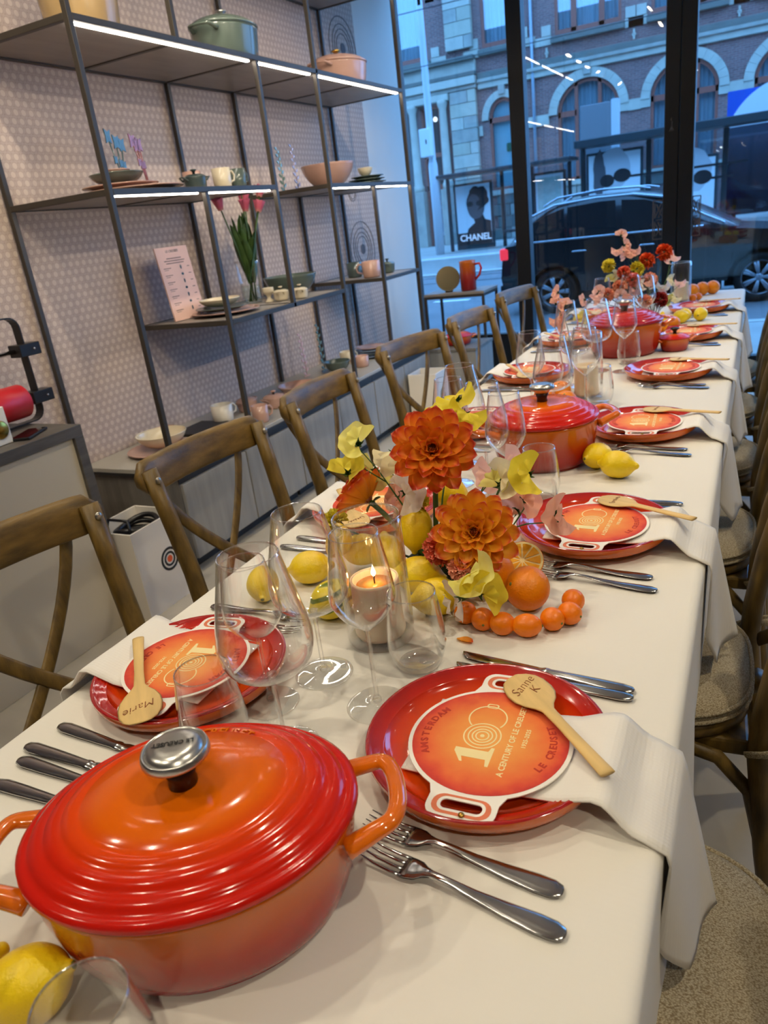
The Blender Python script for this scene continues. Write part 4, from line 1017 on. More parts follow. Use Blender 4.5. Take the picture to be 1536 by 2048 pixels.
for k in range(5): CALYX.tube([(.004 * cos(2 * pi * k / 5), .004 * sin(2 * pi * k / 5), -.001), (.0075 * cos(2 * pi * k / 5), .0075 * sin(2 * pi * k / 5), .004)], [.0014, .0002], 5)
CALYX = CALYX.mesh('calyx', M_stem)
_pc = [0]
def sweet_pea(base, blooms, label, group, s=1.0, thick=.0016):
    s *= 1.22
    """base: foot of the stem; blooms: (loc, facing, colour)"""
    base = Vector(base); t = thing('sweet_pea', label, 'flower', tuple(base), 0, group)
    top = Vector(blooms[-1][0]) - base
    stem = [Vector((0, 0, 0)), top * .35 + Vector((0, 0, .02)), top * .75 + Vector((0, 0, .008)), top + Vector((0, 0, -.012))]
    b = MB(); b.tube(stem, [thick, thick, thick * .8, thick * .6], 6)
    for (loc, d, c) in blooms[:-1]:
        l = Vector(loc) - base; b.tube([stem[2] * .7 + stem[1] * .3, (stem[2] + l) / 2 + Vector((0, 0, .006)), l - Vector(d).normalized() * .008 * s], [thick * .7] * 3, 5)
    b.build('stem', M_stem, t)
    for (loc, d, c) in blooms:
        _pc[0] += 1; bn, wn = pea_meshes(c)[_pc[0] % 3]
        o = inst('bloom', bn, t, tuple(Vector(loc) - base), face(d, _pc[0] * 1.3), (s, s, s))
        inst('wing_petals', wn, o); inst('calyx', CALYX, o, (0, 0, -.003))
G1 = 'sweet peas in the first flowers'
CAMD = (.25, -.8, .45)
sweet_pea(B1, [((-.592, 1.0, .948), (-.2, -.6, .8), 'yellow'), ((-.578, 1.03, .990), (.4, -.5, .75), 'lemon')], 'yellow sweet pea stem reaching out at the upper left of the first flowers', G1, 1.15)
sweet_pea(B1, [((-.566, 1.05, .932), (.3, -.8, .3), 'lemon'), ((-.545, 1.085, .955), (-.1, -.7, .6), 'cream')], 'pale lemon sweet pea stem between the left dahlia and the top dahlia', G1, 1.1)
sweet_pea(B1, [((-.488, 1.0, .915), (.2, -.9, .1), 'white'), ((-.515, 1.05, .938), (.3, -.7, .5), 'cream')], 'white sweet pea stem left of the top dahlia', G1, 1.1)
sweet_pea(B1, [((-.477, 1.13, 1.005), (-.3, -.4, .8), 'yellow'), ((-.418, 1.12, 1.014), (.5, -.6, .5), 'yellow'), ((-.440, 1.14, 1.036), (-.1, -.5, .8), 'yellow')], 'bright yellow sweet pea stem rising above the top dahlia', G1, 1.05)
sweet_pea(B1, [((-.340, 1.05, .925), (-.2, -.8, .5), 'cream'), ((-.352, 1.06, .915), (-.5, -.5, .6), 'lemon'), ((-.297, 1.05, .937), (.4, -.7, .5), 'yellow')], 'yellow and cream sweet pea stem at the right of the first flowers', G1, 1.1)
sweet_pea(B1, [((-.385, 1.13, .905), (-.2, -.7, .5), 'pink'), ((-.365, 1.14, .92), (.2, -.8, .4), 'pink')], 'pink sweet pea stem behind the two big dahlias', G1, 1.1)
sweet_pea(B1, [((-.322, 1.09, .876), (.3, -.8, .4), 'peach'), ((-.332, 1.08, .858), (-.3, -.8, -.1), 'pink'), ((-.252, 1.05, .872), (.7, -.5, .2), 'peach')], 'coral pink sweet pea stem reaching over the second plate', G1, 1.05)
sweet_pea(B1, [((-.367, .882, .800), (-.7, -.5, .0), 'white'), ((-.340, .885, .842), (-.3, -.7, .7), 'lemon'), ((-.325, .876, .818), (.5, -.8, .1), 'yellow')], 'yellow and white sweet pea stem drooping in front of the oranges', G1, 1.15)
sweet_pea(B1, [((-.50, 1.04, .875), (-.2, -.8, .3), 'peach'), ((-.53, 1.06, .885), (-.3, -.6, .6), 'peach')], 'peach sweet pea stem low between the lemons', G1, 1.05)
# carnations ----------------------------------------------------------
def carnation_mesh(m, seed, r=.028, n=46):
    rnd = random.Random(seed); b = MB()
    for i in range(n):
        f = (i + .5) / n; th = math.acos(1 - 1.15 * f); a = i * 2.39996; ph = rnd.uniform(0, 6)
        ax = Vector((sin(th) * cos(a), sin(th) * sin(a), cos(th))); e1 = ax.orthogonal().normalized(); e2 = ax.cross(e1)
        rot = rnd.uniform(0, pi); u1 = e1 * cos(rot) + e2 * sin(rot); u2 = -e1 * sin(rot) + e2 * cos(rot)
        def fn(u, v):
            q = (v - .5) * 2; rr = r * (.35 + .65 * u) * rnd_l
            p = ax * rr + u1 * q * .011 * (.4 + .8 * u) + u2 * (.0022 * sin(q * 9 + ph) * u + .003 * u * u)
            return tuple(p + ax * (.0018 * sin(q * 14 + ph) * u))
        rnd_l = rnd.uniform(.88, 1.06); b.sheet(fn, 3, 9)
    return b.mesh('petal_ruffle', m, recalc=False)
M_coral = mat('coral_carnation_petal', S(246, 138, 106), .65, vary=.35, vscale=80, col2=S(234, 100, 74)); M_yel = mat('yellow_carnation_petal', S(246, 232, 84), .65, vary=.3, vscale=80, col2=S(226, 208, 50))
M_peachc = mat('peach_carnation_petal', S(250, 178, 144), .65, vary=.35, vscale=80, col2=S(242, 146, 112)); M_org = mat('orange_carnation_petal', S(246, 110, 44), .65, vary=.35, vscale=80, col2=S(232, 82, 30)); M_dr = mat('dark_red_carnation_petal', S(170, 34, 34), .65, vary=.35, vscale=80, col2=S(130, 20, 24))
CARN = {k: carnation_mesh(m, i) for i, (k, m) in enumerate((('coral', M_coral), ('yellow', M_yel), ('peach', M_peachc), ('orange', M_org), ('dark red', M_dr)))}
def carnation(loc, d, base, col, label, group, s=1.0):
    t = thing('carnation', label, 'flower', loc, 0, group, rot=face(d)); t.scale = (s, s, s)
    o = inst('petal_ruffle', CARN[col], t); o['kind'] = 'stuff'
    b = MB(); b.lathe([(.003, -.024), (.007, -.018), (.008, -.006), (.006, .002)], 10); b.build('calyx', M_stem, t)
    inv = Matrix.LocRotScale(Vector(loc), t.rotation_euler, t.scale).inverted(); p0 = inv @ Vector(base)
    b = MB(); b.tube([p0, (p0 + Vector((0, 0, -.05))) / 2, (0, 0, -.02)], [.002 / s] * 3, 6); b.build('stem', M_stemd, t)
GC = 'carnations in the first flowers'
carnation((-.42, .97, .838), (-.3, -.85, .3), B1, 'coral', 'coral carnation tucked under the lower dahlia', GC, 1.0)
carnation((-.492, 1.045, .876), (-.2, -.3, .9), B1, 'yellow', 'yellow carnation above the standing lemon', GC, .8)
carnation((-.645, 1.03, .842), (-.5, -.3, .8), B1, 'yellow', 'yellow carnation at the far left of the first flowers', GC, .8)
carnation((-.40, 1.08, .86), (.1, -.8, .4), B1, 'peach', 'peach carnation between the two big dahlias', GC, .8)
carnation((-.375, .93, .825), (-.1, -.9, .1), B1, 'peach', 'pale peach carnation under the lower dahlia by the drooping sweet pea', GC, .7)
# low dark bowl that holds them
t = thing('flower_bowl', 'low dark green bowl holding the first flowers', 'bowl', (-.455, 1.035, TZ + .0006))
b = MB(); b.lathe([(.001, 0), (.036, 0), (.052, .012), (.058, .032), (.055, .032), (.05, .015), (.001, .008)], 32); b.build('bowl', mat('dark_green_glaze', S(40, 52, 34), .4), t)
b = MB(); b.ball((0, 0, .018), .046, 20, 10, sz=.45); b.build('moss', mat('moss', S(48, 66, 28), .9, vary=.5, vscale=60, bump=1, bscale=200), t)
# fallen petal under the tumbler side
o = inst('fallen_petal', petal_sheet(.028, .006, .4, .05).mesh('fallen_petal', M_dahl2, recalc=False), None, (-.36, .852, TZ + .0014), (0, 0, -.2)); tag(o, 'single fallen orange petal on the cloth behind the tumbler', 'petal')

# ---------------------------------------------------------------- far flowers
B2 = (-.40, 3.52, TZ + .02); G2 = 'sweet peas in the far flowers'; rnd = random.Random(11)
def far(px_list, col, label, s=.8, base=B2): s = min(s, .85); sweet_pea(base, [(p, (rnd.uniform(-.5, .5), -.8, rnd.uniform(0, .6)), c) for p, c in zip(px_list, col)], label, G2, s)
far([(-0.541, 3.450, 1.091), (-0.510, 3.450, 1.108), (-0.526, 3.450, 1.150)], ['peach', 'peach', 'peach'], 'tall peach sweet pea stem with a bud, highest in the far flowers', 1.15)
far([(-0.506, 3.450, 1.063), (-0.485, 3.450, 1.075), (-0.465, 3.450, 1.084)], ['pink', 'peach', 'peach'], 'peach sweet pea stem right of the tallest stem', 1.15)
far([(-0.548, 3.400, 0.989), (-0.560, 3.400, 0.974)], ['cream', 'lemon'], 'cream sweet pea stem at the left of the far flowers', 1.15)
far([(-0.352, 3.700, 1.010), (-0.331, 3.700, 1.025)], ['pink', 'pink'], 'pale pink sweet pea stem right of the orange heads', 1.15)
far([(-0.356, 3.550, 0.919), (-0.371, 3.550, 0.878), (-0.397, 3.550, 0.912)], ['white', 'pink', 'white'], 'white sweet pea stem at the right of the far flowers', 1.15)
far([(-0.333, 3.550, 0.854), (-0.309, 3.550, 0.863)], ['lemon', 'cream'], 'pale yellow sweet pea stem over the far lemons', 1.15)
far([(-0.591, 3.250, 0.933), (-0.605, 3.250, 0.913), (-0.584, 3.250, 0.949)], ['pink', 'pink', 'pink'], 'pink sweet pea stem leaning left behind the glasses', 1.15)
far([(-0.431, 3.400, 0.943), (-0.461, 3.400, 0.925), (-0.401, 3.400, 0.961)], ['white', 'pink', 'peach'], 'mixed pale sweet pea stem in the middle of the far flowers', 1.15)
far([(-0.477, 3.300, 0.898), (-0.507, 3.300, 0.921)], ['peach', 'pink'], 'peach sweet pea stem above the far casserole lid', 1.15)
far([(-0.339, 3.700, 0.922), (-0.307, 3.700, 0.909)], ['cream', 'pink'], 'cream sweet pea stem beside the far glass cylinder', 1.15)
far([(-0.634, 2.750, 0.932), (-0.647, 2.750, 0.972), (-0.615, 2.750, 0.966), (-0.641, 2.750, 1.012)], ['peach', 'peach', 'peach', 'peach'], 'tall peach sweet pea stem standing alone before the car wheel', 1.1, (-.60, 2.80, .77))
far([(-0.649, 2.750, 0.914), (-0.635, 2.750, 0.896)], ['peach', 'peach'], 'lower peach sweet pea stem standing before the car wheel', 1.1, (-.60, 2.80, .77))
far([(-0.583, 2.850, 0.895), (-0.568, 2.850, 0.908)], ['yellow', 'lemon'], 'yellow sweet pea stem low behind the glasses', 1.1, (-.56, 2.87, .77))
far([(-0.636, 3.200, 0.923)], ['pink'], 'single pink sweet pea bloom leaning far left', 1.15)
carnation((-0.368, 3.600, 1.052), (0.3, -.8, .4), B2, 'orange', 'round orange flower head, rightmost in the far flowers', 'carnations in the far flowers', 1.25)
carnation((-0.434, 3.550, 1.027), (0.3, -.8, .4), B2, 'orange', 'round orange flower head, left of the rightmost one', 'carnations in the far flowers', 1.2)
carnation((-0.568, 3.400, 1.032), (-0.5, -.8, .4), B2, 'yellow', 'yellow carnation at the upper left of the far flowers', 'carnations in the far flowers', 1.05)
carnation((-0.462, 3.450, 1.006), (0.5, -.8, .4), B2, 'yellow', 'yellow carnation in the middle of the far flowers', 'carnations in the far flowers', 1.1)
carnation((-0.506, 3.400, 1.000), (-0.2, -.8, .4), B2, 'coral', 'coral carnation between the yellow ones', 'carnations in the far flowers', 1.0)
carnation((-0.471, 3.400, 0.967), (0.3, -.8, .4), B2, 'coral', 'coral carnation below the middle yellow one', 'carnations in the far flowers', 1.1)
carnation((-0.364, 3.450, 0.870), (0.2, -.8, .4), B2, 'dark red', 'dark red carnation at the lower right of the far flowers', 'carnations in the far flowers', 1.2)
carnation((-0.420, 3.400, 0.870), (-0.2, -.8, .4), B2, 'peach', 'peach carnation above the casserole lid', 'carnations in the far flowers', 1.1)
carnation((-0.558, 3.300, 0.924), (0.2, -.8, .4), B2, 'peach', 'peach carnation at the lower left of the far flowers', 'carnations in the far flowers', 1.0)
carnation((-0.412, 3.500, 0.951), (0.3, -.8, .4), B2, 'peach', 'peach carnation under the orange heads', 'carnations in the far flowers', 1.1)
carnation((-0.515, 3.350, 0.945), (-0.3, -.8, .4), B2, 'peach', 'peach carnation behind the wine glasses', 'carnations in the far flowers', 1.1)
t = thing('flower_bowl', 'low bowl holding the far flowers', 'bowl', (B2[0], B2[1], TZ + .0006))
b = MB(); b.lathe([(.001, 0), (.036, 0), (.052, .012), (.058, .032), (.055, .032), (.05, .015), (.001, .008)], 24); b.build('bowl', MATS['dark_green_glaze'], t)

# ================================================================== wares on the shelving
def glaze(n, c, r=.22): return mat(n + '_glaze', c, r, coat=.3, vary=.12, vscale=10)
GZ = {'pink': glaze('shell_pink', S(190, 150, 136)), 'cream': glaze('cream', S(214, 200, 174)), 'sage': glaze('sage', S(84, 96, 90)), 'dark': glaze('dark_slate', S(66, 78, 78)), 'tan': glaze('honey', S(156, 130, 92)), 'white': glaze('warm_white', S(232, 224, 212)), 'blue': glaze('blue_grey', S(136, 152, 166))}
def lathe_thing(name, label, cat, x, y, z, prof, m, group=None, extra=None, n=36):
    t = thing(name, label, cat, (x, y, z), 0, group)
    b = MB(); b.lathe(prof, n); b.build('body', m, t)
    if extra: extra(t)
    return t
def bowl(x, y, z, r, h, m, label):
    t = thing('bowl', label, 'bowl', (x, y, z + .0005), 0, 'bowls on the shelving'); b = MB()
    o = smooth_prof([(r * .42, 0), (r * .5, .003), (r * .72, h * .28), (r * .9, h * .62), (r, h)], 4); b.lathe([(.001, .001)] + o + [(q - .004, zz) for q, zz in o[::-1] if zz > .006] + [(.001, .007)], 44); b.build('body', m, t)
    b = MB(); b.tube([((r - .002) * cos(2 * pi * i / 40), (r - .002) * sin(2 * pi * i / 40), h) for i in range(40)], .003, 6, closed=True); b.build('rim', m, t)
def splate(x, y, z, r, m, label, h=.016):
    t = thing('plate', label, 'plate', (x, y, z + .0005), 0, 'plates on the shelving')
    b = MB(); b.lathe([(.001, .001), (r * .62, 0), (r * .66, .003), (r * .9, h * .8), (r, h), (r * .985, h + .001), (r * .88, h * .9 + .002), (r * .66, .006), (.001, .006)], 44); b.build('body', m, t)
    b = MB(); b.tube([(r * .99 * cos(2 * pi * i / 44), r * .99 * sin(2 * pi * i / 44), h) for i in range(44)], .0022, 6, closed=True); b.build('rim', m, t)
def mug(x, y, z, r, h, m, ang, label):
    t = thing('mug', label, 'mug', (x, y, z + .0005), ang, 'mugs on the shelving')
    b = MB(); b.lathe([(.001, 0), (r * .86, 0), (r * .92, .004), (r * .97, h * .3), (r, h), (r - .004, h), (r * .9, .01), (.001, .008)], 36); b.build('body', m, t)
    b = MB(); b.tube([(r * .93, 0, h * .82), (r * 1.35, 0, h * .84), (r * 1.62, 0, h * .62), (r * 1.5, 0, h * .36), (r * .92, 0, h * .26)], [.006, .0055, .005, .005, .006], 8); b.build('handle', m, t)
ZA, ZB, ZD, ZE = Z3 + .0222, Z2 + .0222, Z1 + .0222, .4715
# top shelf
def shelf_pot(name, label, x, y, z, a, b_, h, rz, m, kn=.9, km=M_brushed): return pot(name, label, x, y, a, b_, h, rz, lidm=m, bodym=m, hm=m, z=z + .001, kn=kn, knobm=km, hs=.9 * min(1, a / .12))
shelf_pot('stock_pot', 'large honey-coloured covered pot on the top shelf at the left', -2.33, 2.49, ZA, .15, .15, .21, radians(80), GZ['tan'])
shelf_pot('oval_pot', 'sage green covered oval pot on the top shelf', -2.31, 3.37, ZA, .19, .15, .15, radians(96), GZ['sage'])
shelf_pot('round_pot', 'pink covered pot on the top shelf beside the window', -2.33, 4.52, ZA, .20, .17, .13, radians(86), GZ['pink'], km=M_brass)
# second shelf, left part
splate(-2.29, 2.52, ZB, .20, GZ['pink'], 'large pink plate at the bottom of the stack on the second shelf', .014)
splate(-2.31, 2.47, ZB + .0175, .15, GZ['pink'], 'smaller pink plate in the middle of the stack on the second shelf', .014)
bowl(-2.31, 2.46, ZB + .034, .105, .04, GZ['sage'], 'shallow sage bowl on the plate stack on the second shelf')
bowl(-2.31, 2.46, ZB + .047, .055, .04, GZ['pink'], 'small pink dish inside the sage bowl on the second shelf')
shelf_pot('small_pot', 'small sage covered pot beside the mugs on the second shelf', -2.24, 2.855, ZB, .052, .052, .048, radians(70), GZ['dark'], kn=.5, km=GZ['dark'])
mug(-2.36, 2.99, ZB, .042, .09, GZ['pink'], radians(100), 'pink mug behind the cream mug on the second shelf')
mug(-2.19, 2.985, ZB, .042, .082, GZ['cream'], radians(70), 'cream mug in the row on the second shelf')
mug(-2.21, 3.13, ZB, .042, .082, GZ['sage'], radians(80), 'sage mug at the right end of the row on the second shelf')
# second shelf, window part
bowl(-2.27, 4.12, ZB, .155, .115, GZ['pink'], 'large pink bowl on the second shelf near the window')
for j in range(3): splate(-2.28, 4.62 + .015 * j, ZB + .0185 * j, .13 - .012 * j, GZ['sage'], 'sage plate on the second shelf by the window, %s of three' % ['lowest', 'middle', 'topmost'][j])
bowl(-2.28, 4.63, ZB + .056, .048, .045, GZ['cream'], 'small cream cup on the sage plates by the window')
# third shelf
splate(-2.31, 2.99, ZD, .165, GZ['pink'], 'large pink plate at the bottom of the stack on the third shelf')
splate(-2.32, 2.98, ZD + .019, .13, GZ['sage'], 'sage plate in the middle of the stack on the third shelf')
bowl(-2.33, 2.98, ZD + .038, .10, .034, GZ['cream'], 'shallow cream bowl on top of the stack on the third shelf')
lathe_thing('egg_cup', 'small cream egg cup before the tulips', 'egg cup', -2.33, 3.40, ZD + .0005, smooth_prof([(.026, 0), (.02, .008), (.01, .022), (.018, .035), (.03, .05), (.031, .07), (.027, .07), (.02, .05), (.001, .042)], 3), GZ['cream'])
shelf_pot('mini_pot', 'mini cream covered pot left of the shelf upright', -2.27, 3.43, ZD, .043, .043, .042, radians(120), GZ['cream'], kn=.4, km=GZ['cream'])
shelf_pot('mini_pot', 'mini cream covered pot right of the shelf upright', -2.17, 3.46, ZD, .043, .043, .042, radians(120), GZ['cream'], kn=.4, km=GZ['cream'])
bowl(-2.36, 3.68, ZD, .15, .105, GZ['sage'], 'large sage bowl at the end of the third shelf')
mug(-2.42, 4.58, ZD, .052, .095, GZ['dark'], radians(60), 'dark slate mug on the short shelf by the window')
mug(-2.24, 4.47, ZD, .06, .10, GZ['pink'], radians(200), 'pink mug on the short shelf by the window')
shelf_pot('mini_pot', 'mini sage covered pot on the short shelf by the window', -2.24, 4.72, ZD, .05, .05, .055, radians(100), GZ['sage'], kn=.5, km=GZ['dark'])
# menu board
M_pinkcard = mat('pale_pink_board', S(226, 186, 172), .6); M_greyink = mat('grey_print', S(116, 100, 98), .7); M_tealink = mat('teal_print', S(52, 84, 98), .7)
t = thing('price_board', 'tall pale pink printed board leaning on the third shelf', 'board', (-2.46, 2.90, ZD + .001), 0, rot=(0, radians(-7), radians(-2)))
b = MB(); b.box(-.004, .004, -.11, .11, 0, .335); b.build('board', M_pinkcard, t, .001)
it = [(text_mesh('c', 'LE CREUSET', .016, M_tealink, .0004), Matrix.Translation((0, .315, 0)))]
inst('heading', merge_meshes('heading', it, M_tealink), t, (.0046, 0, 0), (H_, 0, H_))
lp = []
for k, w_ in enumerate((.10, .14, .12)): lp.append(rrect(0, .283 - k * .011, w_, .004, .001, 2))
for k in range(7):
    z = .24 - k * .032; lp += [rrect(-.062, z, .05, .003, .001, 2), rrect(-.07, z - .008, .03, .002, .0008, 2), rrect(.082, z, .018, .003, .001, 2)]
inst('print_lines', flat_mesh('print_lines', lp, .0004, M_greyink), t, (.0046, 0, 0), (H_, 0, H_))
inst('print_icons', flat_mesh('print_icons', [circ(.03, .24 - k * .032, .008 if k % 2 else .005, 16, ry=.006 if k % 2 else .01) for k in range(7)], .0004, M_tealink), t, (.0046, 0, 0), (H_, 0, H_))
# tulips in a glass vase
VX, VY = -2.45, 3.42
t = thing('vase', 'clear glass vase holding the tulips', 'vase', (VX, VY, ZD + .001)); b = MB()
b.lathe(wall(smooth_prof([(.05, .002), (.052, .01), (.055, .1), (.066, .22)], 4), .0025), 32); b.build('glass', M_crystal, t)
b = MB(); b.lathe([(.001, .004), (.047, .004), (.05, .09), (.001, .09)], 28); b.build('water', thin_glass('vase_water', (.9, .95, .9, 1), edge=.2, base=.02), t)
M_tulip = ramp_mat('pink_tulip_petal', [(0, S(186, 130, 116)), (.3, S(190, 84, 104)), (1, S(176, 76, 104))], 'lin', axis=0, rough=.5, coat=0)
M_tleaf = mat('tulip_leaf', S(66, 96, 40), .45, vary=.35, vscale=12, col2=S(40, 68, 26))
TPET = petal_sheet(.062, .021, .6, .0, tip=.5).mesh('petal', M_tulip, recalc=False)
TLEAF = petal_sheet(.34, .03, .5, .12, tip=.35, nu=12).mesh('leaf', M_tleaf, recalc=False)
TUL = [(-2.42, 3.24, 1.478, 'leftmost'), (-2.38, 3.395, 1.462, 'low in front'), (-2.44, 3.47, 1.555, 'highest'), (-2.42, 3.60, 1.53, 'upper right'), (-2.40, 3.54, 1.455, 'below the shelf edge'), (-2.50, 3.56, 1.50, 'half hidden at the back')]
for k, (x, y, z, w_) in enumerate(TUL):
    t = thing('tulip', 'pink tulip with long green leaves, %s in the vase' % w_, 'flower', (VX + .02 * cos(k), VY + .02 * sin(k), ZD + .008), 0, 'tulips in the vase'); base = Vector(t.location); top = Vector((x, y, z)) - base
    b = MB(); b.tube([(0, 0, 0), top * .5 + Vector((0, 0, .03)), top], [.004, .0035, .0035], 8); b.build('stem', M_tleaf, t)
    ax = face(top)
    for i in range(6):
        h = inst('petal', TPET, t, tuple(top), (0, 0, 0)); q = top.normalized().to_track_quat('Z', 'Y') @ Matrix.Rotation(2 * pi * i / 6, 3, 'Z').to_quaternion() @ Matrix.Rotation(-radians(74 - 4 * (i % 2)), 3, 'Y').to_quaternion()
        h.rotation_euler = q.to_euler(); h.location = top + q @ Vector((-.004, 0, -.016))
    for i in range(4):
        a = (pi / 2 if (k + i) % 2 else -pi / 2) + (k - 2.5) * .35 + i * .3; q = Matrix.Rotation(a, 3, 'Z').to_quaternion() @ Matrix.Rotation(-radians([80, 66, 74, 60][i] + (k % 3) * 4 - 2), 3, 'Y').to_quaternion()
        h = inst('leaf', TLEAF, t, tuple(top * .2), q.to_euler(), ([1.0, .82, .9, .7][i], 1.1, .9))
# cut-out acrylic sprigs
def acry(n, c): 
    m = mat(n, c, .15, coat=.3); return m
AB, AP, AT = acry('teal_acrylic', S(62, 86, 90)), acry('rose_acrylic', S(136, 80, 84)), acry('grey_green_acrylic', S(98, 122, 116)); AL = acry('lilac_acrylic', S(150, 136, 150)); AV = acry('pale_rose_acrylic', S(222, 184, 186))
def sprig(x, y, z, h, kind, m, label, seed):
    rnd = random.Random(seed); t = thing('acrylic_sprig', label, 'ornament', (x, y, z + .0005), 0, 'acrylic sprigs on the shelving', rot=(0, radians(-3), 0)); T_ = .005
    def blob(cx, cy, r, ry, a):
        return [(cx + (u * cos(a) - v * sin(a)), cy + (u * sin(a) + v * cos(a))) for u, v in [(r * cos(q) * (1 + .18 * sin(3 * q)), ry * sin(q)) for q in [2 * pi * i / 14 for i in range(14)]]]
    n = {'flag': 4, 'leaf': 13}[kind]
    b = MB(); b.box(-T_ / 2, T_ / 2, -.035, .035, 0, .006); b.build('foot', m, t)
    for i in range(3 if kind == 'flag' else 1):
        tip = (rnd.uniform(-.05, .06) if kind == 'flag' else rnd.uniform(-.02, .02), h * rnd.uniform(.75, .95)); b = MB(); b.tube([(0, 0, .004), (0, tip[0] * .4, tip[1] * .5), (0, tip[0], tip[1])], .003, 6); b.build('stalk', m, t)
        if kind == 'flag':
            for q in (1.0, .62):
                cx, cy = tip[0] * q, tip[1] * q; r = .022 if q == 1 else .013
                inst('petal', flat_mesh('petal', [[(cx - r * .7, cy - r * 1.2), (cx + r * .1, cy - r * .9), (cx + r * .8, cy - r * 1.3), (cx + r * .7, cy + r * .2), (cx + r * .95, cy + r * 1.2), (cx + r * .2, cy + r * .8), (cx - r * .6, cy + r * 1.3), (cx - r * .5, cy)]], T_, m), t, (0, 0, 0), (H_, 0, H_))
    if kind == 'leaf':
        for i in range(n):
            q = (i + 1) / n; s = 1 if i % 2 else -1
            inst('leaf', flat_mesh('leaf', [blob(s * .016 * (1.2 - .6 * q), h * q * .97, .014 * (1.2 - .4 * q), .007, s * .7 if s > 0 else pi - .7)], T_, m), t, (0, 0, 0), (H_, 0, H_))
sprig(-2.45, 2.655, ZB, .26, 'flag', AB, 'teal acrylic flower cut-out behind the plates on the second shelf', 1)
sprig(-2.44, 2.79, ZB, .27, 'flag', AP, 'rose acrylic flower cut-out behind the plates on the second shelf', 4)
sprig(-2.5, 3.99, ZB, .24, 'leaf', AT, 'grey-green acrylic leaf sprig on the second shelf', 2)
sprig(-2.5, 4.15, ZB, .26, 'leaf', AL, 'lilac acrylic leaf sprig on the second shelf', 3)
sprig(-2.52, 3.95, ZE, .27, 'leaf', AV, 'pale rose acrylic sprig on the sideboard', 6)
sprig(-2.48, 4.11, ZE, .30, 'leaf', AT, 'grey-green acrylic sprig on the sideboard', 7)
# sideboard top
splate(-2.40, 2.44, ZE, .15, GZ['pink'], 'pink plate under the cream bowl at the near end of the sideboard')
bowl(-2.40, 2.46, ZE + .019, .115, .06, GZ['cream'], 'cream bowl on a pink plate at the near end of the sideboard')
bowl(-2.53, 2.62, ZE, .06, .05, GZ['pink'], 'small pink dish behind the cream bowl on the sideboard')
t = thing('tray', 'dark slate tray on the sideboard behind the second chair', 'tray', (-2.45, 2.78, ZE)); b = MB(); b.box(-.09, .09, -.13, .13, 0, .008); b.build('board', M_blackgap, t, .003)
b = MB(); b.box(-.09, .09, -.13, -.122, .008, .014); b.build('lip', M_blackgap, t)
mug(-2.42, 2.94, ZE, .056, .085, GZ['white'], radians(75), 'warm white mug on the sideboard')
shelf_pot('mini_pot', 'mini pink covered pot behind the pink mug on the sideboard', -2.40, 3.13, ZE, .055, .055, .055, radians(90), GZ['pink'], kn=.45, km=GZ['pink'])
mug(-2.17, 2.92, ZE, .042, .085, GZ['pink'], radians(60), 'pink mug beside the upright on the sideboard')
shelf_pot('small_pot', 'small pink covered pot on the sideboard', -2.27, 3.20, ZE, .06, .06, .052, radians(70), GZ['pink'], kn=.5, km=GZ['pink'])
bowl(-2.32, 3.53, ZE, .12, .045, GZ['pink'], 'shallow pink bowl on the sideboard')
bowl(-2.36, 4.07, ZE, .085, .065, GZ['sage'], 'sage bowl on the sideboard before the sprigs')
mug(-2.42, 4.32, ZE, .05, .08, GZ['cream'], radians(60), 'cream mug on the sideboard near the window')
mug(-2.25, 4.2, ZE, .045, .07, GZ['pink'], radians(200), 'pale pink mug on the sideboard near the window')
for j in range(4): splate(-2.34, 4.52, ZE + .0185 * j, .115 - .004 * j, GZ[['blue', 'sage', 'blue', 'pink'][j]], 'plate in the stack at the window end of the sideboard, %s' % ['lowest', 'second from below', 'third from below', 'pink topmost one'][j])

# ================================================================== on the counter: ribbon dispenser, box, phone
M_red = mat('red_satin', S(190, 22, 30), .4); M_chrome = mat('chrome', S(210, 210, 210), .08, metal=1)
t = thing('ribbon_dispenser', 'black metal ribbon dispenser on the counter', 'dispenser', (-2.36, 1.76, .793))
pp_ = [(0, y_, z_) for y_, z_ in rrect(-.1575, .189, .485, .366, .04, 5)]
b = MB(); b.tube(pp_, .026, 4, smooth=False, twist=pi / 4, up=(1, 0, 0), flat=(1, .13), closed=True); b.build('strap_frame', M_black, t)
for z in (.085, .255):
    b = MB(); b.box(-.03, .03, .05, .14, z - .022, z + .022); o = b.build('bearing_block', M_black, t, .003)
    b = MB(); b.ball((.031, .11, z), .005, 8, 6); b.build('screw', M_chrome, o)
    b = MB(); b.tube([(0, -.40, z), (0, .05, z)], .008, 12); b.build('rod', M_chrome, t)
b = MB(); b.lathe([(.012, -.12), (.058, -.12), (.06, -.118), (.06, .118), (.058, .12), (.012, .12)], 40); r_ = thing('ribbon_roll', 'wide roll of red ribbon on the dispenser rod', 'ribbon', (-2.36, 1.66, .878), 0, rot=(-H_, 0, 0)); b.build('ribbon', M_red, r_)
b = MB(); b.lathe([(.0095, -.122), (.013, -.122), (.013, .122), (.0095, .122)], 20); b.build('core', M_cardw, r_)
b = MB(); b.tube([(.0, -.10, .262), (-.01, -.08, .29), (.012, -.07, .295)], .008, 6, flat=(1, .4)); b.build('ribbon_tail', M_red, t)
t = thing('gift_box', 'white gift box with round gold seal at the counter edge', 'box', (-2.24, 1.45, .793)); b = MB(); b.box(-.06, .06, -.12, .12, 0, .12); b.build('box', M_cardw, t, .002)
b = MB(); b.lathe([(.001, 0), (.026, 0), (.03, .003), (.026, .006), (.001, .006)], 28); o = b.build('gold_seal', M_brass, t); o.location = (.06, .085, .05); o.rotation_euler = (0, H_, 0)
